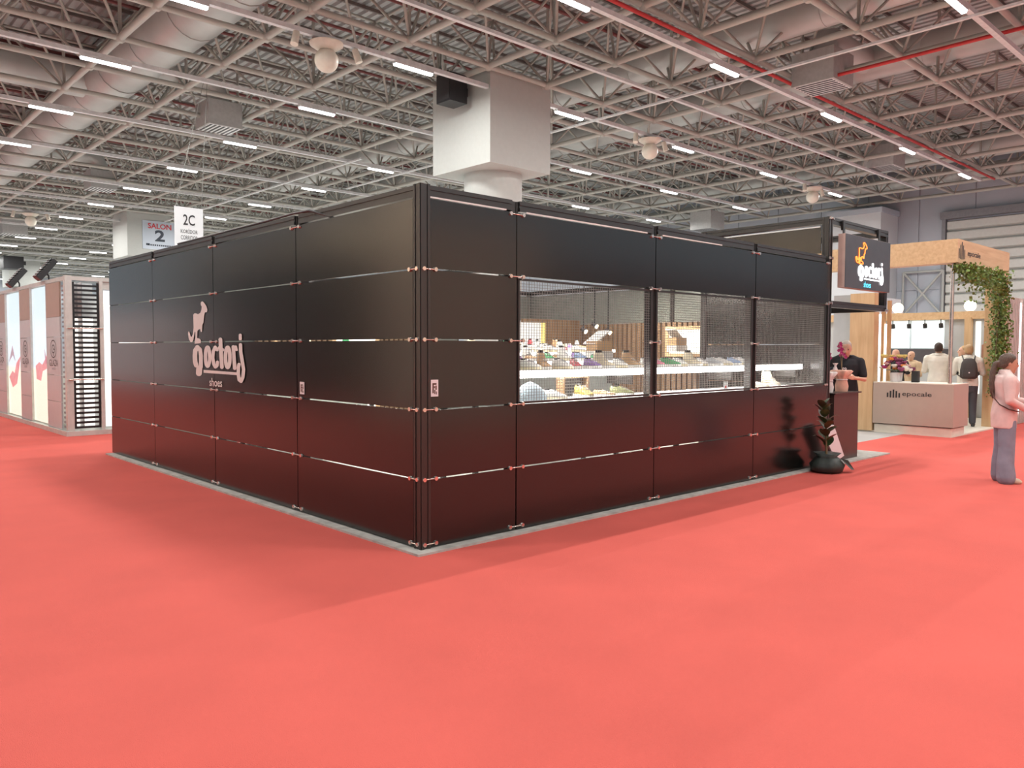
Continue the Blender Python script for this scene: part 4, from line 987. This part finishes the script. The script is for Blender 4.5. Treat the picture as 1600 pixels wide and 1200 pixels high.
# ------------------------------------------------------------------ people
def remesh(name, mb, m, parent, vox=.012, smooth=3):
    me = mb.mesh(name); t = bpy.data.objects.new('remesh_tmp', me); COL.objects.link(t)
    md = t.modifiers.new('r', 'REMESH'); md.mode = 'VOXEL'; md.voxel_size = vox; md.use_smooth_shade = True
    ms = t.modifiers.new('s', 'SMOOTH'); ms.iterations = smooth; ms.factor = .5
    dg = bpy.context.evaluated_depsgraph_get(); out = bpy.data.meshes.new_from_object(t.evaluated_get(dg)); bpy.data.objects.remove(t)
    out.materials.clear(); out.materials.append(M[m]); out.name = name
    return link(name, out, parent)
def limb(mb, pts, rs, n=12):
    pts = [Vector(p) for p in pts]; mb.path(pts, rs, n)
    for p, r in zip(pts, rs): mb.ball(p, r * .98, n, 8)
def hand(mb, wrist, d, palm, curl=.5, side=1):
    """d: pointing direction, palm: palm normal"""
    d = Vector(d).normalized(); palm = Vector(palm); palm = (palm - d * palm.dot(d)).normalized(); s_ = d.cross(palm) * side
    w_ = Vector(wrist)
    for k in range(4):
        base = w_ + d * .085 + s_ * (.026 - .0175 * k)
        mb.path([w_ + s_ * (.018 - .012 * k), base], [.017, .013], 8)
        ln = (.072, .08, .075, .058)[k]; p = base; dd = d.copy(); pts = [base]
        for j in range(3):
            dd = (dd + palm * curl * .55).normalized(); p = p + dd * ln * (.42, .33, .25)[j]; pts.append(p)
        mb.path(pts, [.0105, .0098, .0092, .008], 8); mb.ball(pts[-1], .008, 8, 6)
    tb = w_ + d * .03 + s_ * .028; pts = [w_ + d * .012, tb, tb + (d + s_ * .7 + palm * .4).normalized() * .035, tb + (d + s_ * .3 + palm * .7).normalized() * .062]
    mb.path(pts, [.015, .0135, .0115, .009], 8); mb.ball(pts[-1], .009, 8, 6)
    mb.ball(w_ + d * .05, .04, 10, 8, (.8, .8, .6)) if False else None
HEAD = [(1.492, .035, .035, .040), (1.505, .060, .048, .036), (1.535, .082, .060, .026), (1.575, .094, .070, .016), (1.62, .100, .076, .006), (1.66, .100, .078, -.002), (1.695, .088, .070, -.006), (1.72, .058, .048, -.008), (1.73, .022, .02, -.008)]
TORSO = [(.84, .10, .145, -.01), (.93, .115, .168, -.012), (1.02, .110, .160, -.005), (1.12, .102, .143, .0), (1.24, .112, .160, .004), (1.35, .118, .182, .0), (1.43, .09, .165, -.008), (1.47, .062, .09, -.012), (1.50, .05, .055, -.008)]
def person(label, pos, head_deg, height, skin, shirt, trousers, hair, hairstyle='short', arms=None, girth=1.0, sleeve='long', hem=.86, head_tilt=0.0, wide_leg=False, shoes='ink', sit=False):
    S = height / 1.73
    root = empty('person', pos, R(head_deg), label=label, cat='person'); root.scale = (S, S, S)
    arms = arms or {1: ((0, .205, 1.40), (-.03, .255, 1.12), (.04, .25, .88)), -1: ((0, -.205, 1.40), (-.03, -.255, 1.12), (.04, -.25, .88))}
    Rt = Matrix.Translation((0, 0, 1.50)) @ Matrix.Rotation(R(head_tilt), 4, 'Y') @ Matrix.Translation((0, 0, -1.50))
    def head_mb(secs, grow=0.0):
        q = MB().ell(secs, 20); return q
    b = MB()
    h = MB().ell(HEAD, 20)
    h.path([(.098, 0, 1.645), (.112, 0, 1.615), (.122, 0, 1.592), (.104, 0, 1.582)], [.010, .013, .016, .014], 8)
    h.ball((.10, .0, 1.548), .020, 10, 6, (.7, 1.2, .5)); h.ball((.085, 0, 1.508), .024, 10, 6)
    for sy in (-1, 1):
        h.ball((-.008, sy * .079, 1.605), .030, 8, 6, (.6, .35, 1.1)); h.ball((.086, sy * .032, 1.648), .022, 8, 6, (.5, 1.1, .4))
    h.path([(-.01, 0, 1.43), (0, 0, 1.53)], [.058, .054], 12)
    b.add([Rt @ Vector(v) for v in h.v], h.f)
    b.ell([(z, rx * girth * .93, ry * girth * .95, xo) for z, rx, ry, xo in TORSO], 18)
    for sd, (sh, elb, wr) in arms.items():
        limb(b, [(sh[0], sh[1] * .95, sh[2]), elb, wr], [.052, .041, .027])
        d = Vector(wr) - Vector(elb); hand(b, wr, d, (0, -sd, .2), .5, -sd)
    for sd in (-1, 1):
        limb(b, [(0, sd * .09, .90), (.01, sd * .095, .50), (-.02, sd * .10, .09)], [.085, .056, .042])
        b.path([(-.06, sd * .10, .045), (.02, sd * .105, .045), (.12, sd * .12, .03), (.17, sd * .125, .025)], [.035, .042, .036, .02], 10)
    remesh('body', b, skin, root, .0105, 2)
    # eyes
    for sy in (-1, 1):
        e = MB().ball(Rt @ Vector((.094, sy * .032, 1.628)), .010, 8, 6).build('eye', 'eye', root)
    # shirt
    s_ = MB().ell([(hem, .128 * girth, .185 * girth, -.012)] + [(z, rx * girth + .022, ry * girth + .022, xo) for z, rx, ry, xo in TORSO[1:7] if z > hem + .02] + [(1.465, .072, .10, -.012), (1.495, .064, .07, -.01)], 20)
    for sd, (sh, elb, wr) in arms.items():
        sh, elb, wr = Vector(sh), Vector(elb), Vector(wr)
        if sleeve == 'long': limb(s_, [sh, elb, elb.lerp(wr, .80)], [.074 * girth, .062, .048])
        else: limb(s_, [sh, sh.lerp(elb, .75)], [.074 * girth, .066])
    s_.path([(0, -.2, 1.405), (-.01, -.1, 1.45), (-.01, .1, 1.45), (0, .2, 1.405)], [.062, .065, .065, .062], 10)
    remesh('shirt', s_, shirt, root, .013, 3)
    if shirt in ('pinkshirt', 'whiteshirt'):
        MB().rings([[Vector((-.012 + .068 * f * math.cos(2 * math.pi * k / 18), .072 * f * math.sin(2 * math.pi * k / 18), z)) for k in range(18)] for f, z in ((1.15, 1.475), (1.0, 1.525), (1.12, 1.50), (1.25, 1.47))], cap=False).build('collar', shirt, root)
    # trousers
    t_ = MB().ell([(.74, .115 * girth, .165 * girth, -.01), (.84, .128 * girth, .178 * girth, -.012), (.93, .124 * girth, .176 * girth, -.012), (1.0, .118 * girth, .168 * girth, -.008)], 18)
    for sd in (-1, 1):
        if wide_leg: limb(t_, [(0, sd * .095, .84), (.005, sd * .105, .48), (-.01, sd * .12, .26), (.0, sd * .13, .075)], [.112, .098, .105, .118])
        else: limb(t_, [(0, sd * .092, .86), (.01, sd * .097, .48), (-.02, sd * .10, .10)], [.104, .078, .066])
    remesh('trousers', t_, trousers, root, .013, 2)
    for sd in (-1, 1):
        f_ = MB(); f_.path([(-.09, sd * .105, .035), (-.03, sd * .11, .045), (.06, sd * .115, .04), (.15, sd * .125, .03), (.185, sd * .128, .022)], [.028, .045, .047, .040, .018], 12)
        f_.build('shoe', shoes, root)
    # hair
    if hair:
        q = MB()
        top = [(1.60, .088, .083, -.03), (1.64, .098, .086, -.024), (1.68, .098, .084, -.018), (1.71, .080, .070, -.016), (1.735, .050, .045, -.014), (1.745, .02, .02, -.012)]
        if hairstyle == 'short':
            q.ell([(1.545, .045, .068, -.062), (1.575, .060, .080, -.052)] + top, 18)
        elif hairstyle == 'pony':
            q.ell([(1.53, .040, .060, -.068), (1.57, .062, .082, -.050)] + [(z, rx * 1.04, ry * 1.05, xo) for z, rx, ry, xo in top], 18)
            q.path([(-.10, 0, 1.60), (-.15, .0, 1.57), (-.165, -.01, 1.48), (-.175, -.02, 1.36), (-.17, -.03, 1.24), (-.155, -.035, 1.13)], [.034, .036, .038, .038, .032, .014], 10)
        q.v = [tuple(Rt @ Vector(v)) if v[2] > 1.5 or hairstyle != 'pony' else v for v in q.v]
        remesh('hair', q, hair, root, .010, 2)
    return root
# the woman on the carpet
wpos = at_z(1567, 753, .004)
warm = {1: ((0, .195, 1.38), (.06, .27, 1.13), (.30, .17, 1.08)), -1: ((-.01, -.205, 1.38), (-.02, -.265, 1.12), (.22, -.19, .99))}
wo = person('woman with ash brown ponytail, pink shirt and wide pale jeans standing on the carpet', (wpos.x, wpos.y, .004), -60, 1.58, 'skin', 'pinkshirt', 'denim', 'hairgrey', 'pony', warm, 1.14, 'long', .74, 12, True, 'shoecream')
MB().path([(-.155, .14, 1.40), (-.165, .02, 1.27), (-.165, -.12, 1.14), (-.12, -.2, 1.06), (-.02, -.235, 1.00), (.10, -.22, .97)], .022, 6, flat=.35).build('bag_strap', 'leather', wo)
MB().path([(-.155, .14, 1.40), (-.09, .15, 1.47), (0, .14, 1.475), (.09, .10, 1.40), (.15, .0, 1.25)], .022, 6, flat=.35).build('bag_strap', 'leather', wo)
bg = empty('handbag', (wpos.x + math.cos(R(-60)) * .33, wpos.y + math.sin(R(-60)) * .33, .80), R(-60), label='small tan handbag held by the woman at the edge of the view', cat='handbag')
MB().ell([(-.02, .05, .09, 0), (.0, .07, .11, 0), (.12, .07, .115, 0), (.17, .05, .10, 0), (.185, .02, .08, 0)], 16).build('bag_body', 'bagtan', bg)
MB().path([(0, -.09, .16), (0, -.07, .24), (0, .07, .24), (0, .09, .16)], .008, 6).build('bag_handle', 'leather', bg)
# visitors
def place(px, py, X, label, heading, skin, shirt, trousers, hair, **k):
    p = at_x(px, py, X); return person(label, (p.x, p.y, .03), heading, p.z - .03, skin, shirt, trousers, hair, **k)
bent = {1: ((0, .205, 1.40), (.06, .27, 1.13), (.30, .12, 1.16)), -1: ((0, -.205, 1.40), (.06, -.27, 1.13), (.30, -.12, 1.16))}
place(1467, 536, 14.6, 'dark haired man in a white shirt seen from behind at the pale counter', 15, 'skinpale', 'whiteshirt', 'trouser', 'hairdark', arms=bent, girth=1.1)
place(1400, 546, 14.3, 'bald man in a black T-shirt seen from behind near the flower bouquet', 10, 'skinpale', 'blackshirt', 'trouser', None, arms=bent, girth=1.12, sleeve='short')
place(1424, 549, 15.6, 'bald bearded man in a beige shirt facing out between two other men', 170, 'skinpale', 'beigeshirt', 'trouser', None, arms=bent, girth=1.05)
bp_man = place(1514, 539, 14.5, 'man with blond hair and white shirt wearing a dark backpack', 20, 'skinpale', 'whiteshirt', 'trouser', 'hairblond', arms=bent, girth=1.06)
place(1506, 541, 15.8, 'blond person looking sideways beyond the man with the backpack', 120, 'skinpale', 'whiteshirt', 'trouser', 'hairblond', girth=.95)
bk = MB().ell([(1.02, .05, .12, -.235), (1.05, .085, .165, -.235), (1.2, .09, .165, -.235), (1.35, .075, .14, -.225), (1.43, .045, .10, -.21), (1.45, .01, .05, -.2)], 18)
pk = empty('backpack', bp_man.location, R(20), label='dark grey backpack on the back of the blond man', cat='backpack'); pk.scale = bp_man.scale
bk.build('pack_body', 'backpack', pk)
MB().ell([(1.06, .03, .12, -.325), (1.10, .045, .135, -.325), (1.2, .03, .12, -.32)], 16).build('front_pocket', 'backpack', pk)
for sy in (-1, 1): MB().path([(-.16, sy * .10, 1.42), (-.03, sy * .12, 1.505), (.10, sy * .125, 1.42), (.145, sy * .14, 1.25), (.03, sy * .20, 1.10), (-.15, sy * .14, 1.06)], .018, 6, flat=.5).build('shoulder_strap', 'backpack', pk)
MB().box(-.362, -.355, -.012, .012, 1.14, 1.165).build('badge', 'card', pk)
gp = at_x(1322, 535, 8.75)
gm = person('grey haired person in a black T-shirt bending behind the wrapped flowers', (gp.x, gp.y, .022), 205, gp.z - .0, 'skinpale', 'blackshirt', 'trouser', 'hairwhite', 'short', bent, 1.05, 'short', head_tilt=18)
mb = MB()
for poly in (stroke([(0, -.03), (-.03, .015), (-.015, .03), (0, .015)], .016) + stroke([(0, -.03), (.03, .015), (.015, .03), (0, .015)], .016)):
    mb.add([(.148, -.02 + p[0], 1.28 + p[1]) for p in poly], [tuple(range(len(poly)))])
mb.build('shirt_print', 'card', gm)
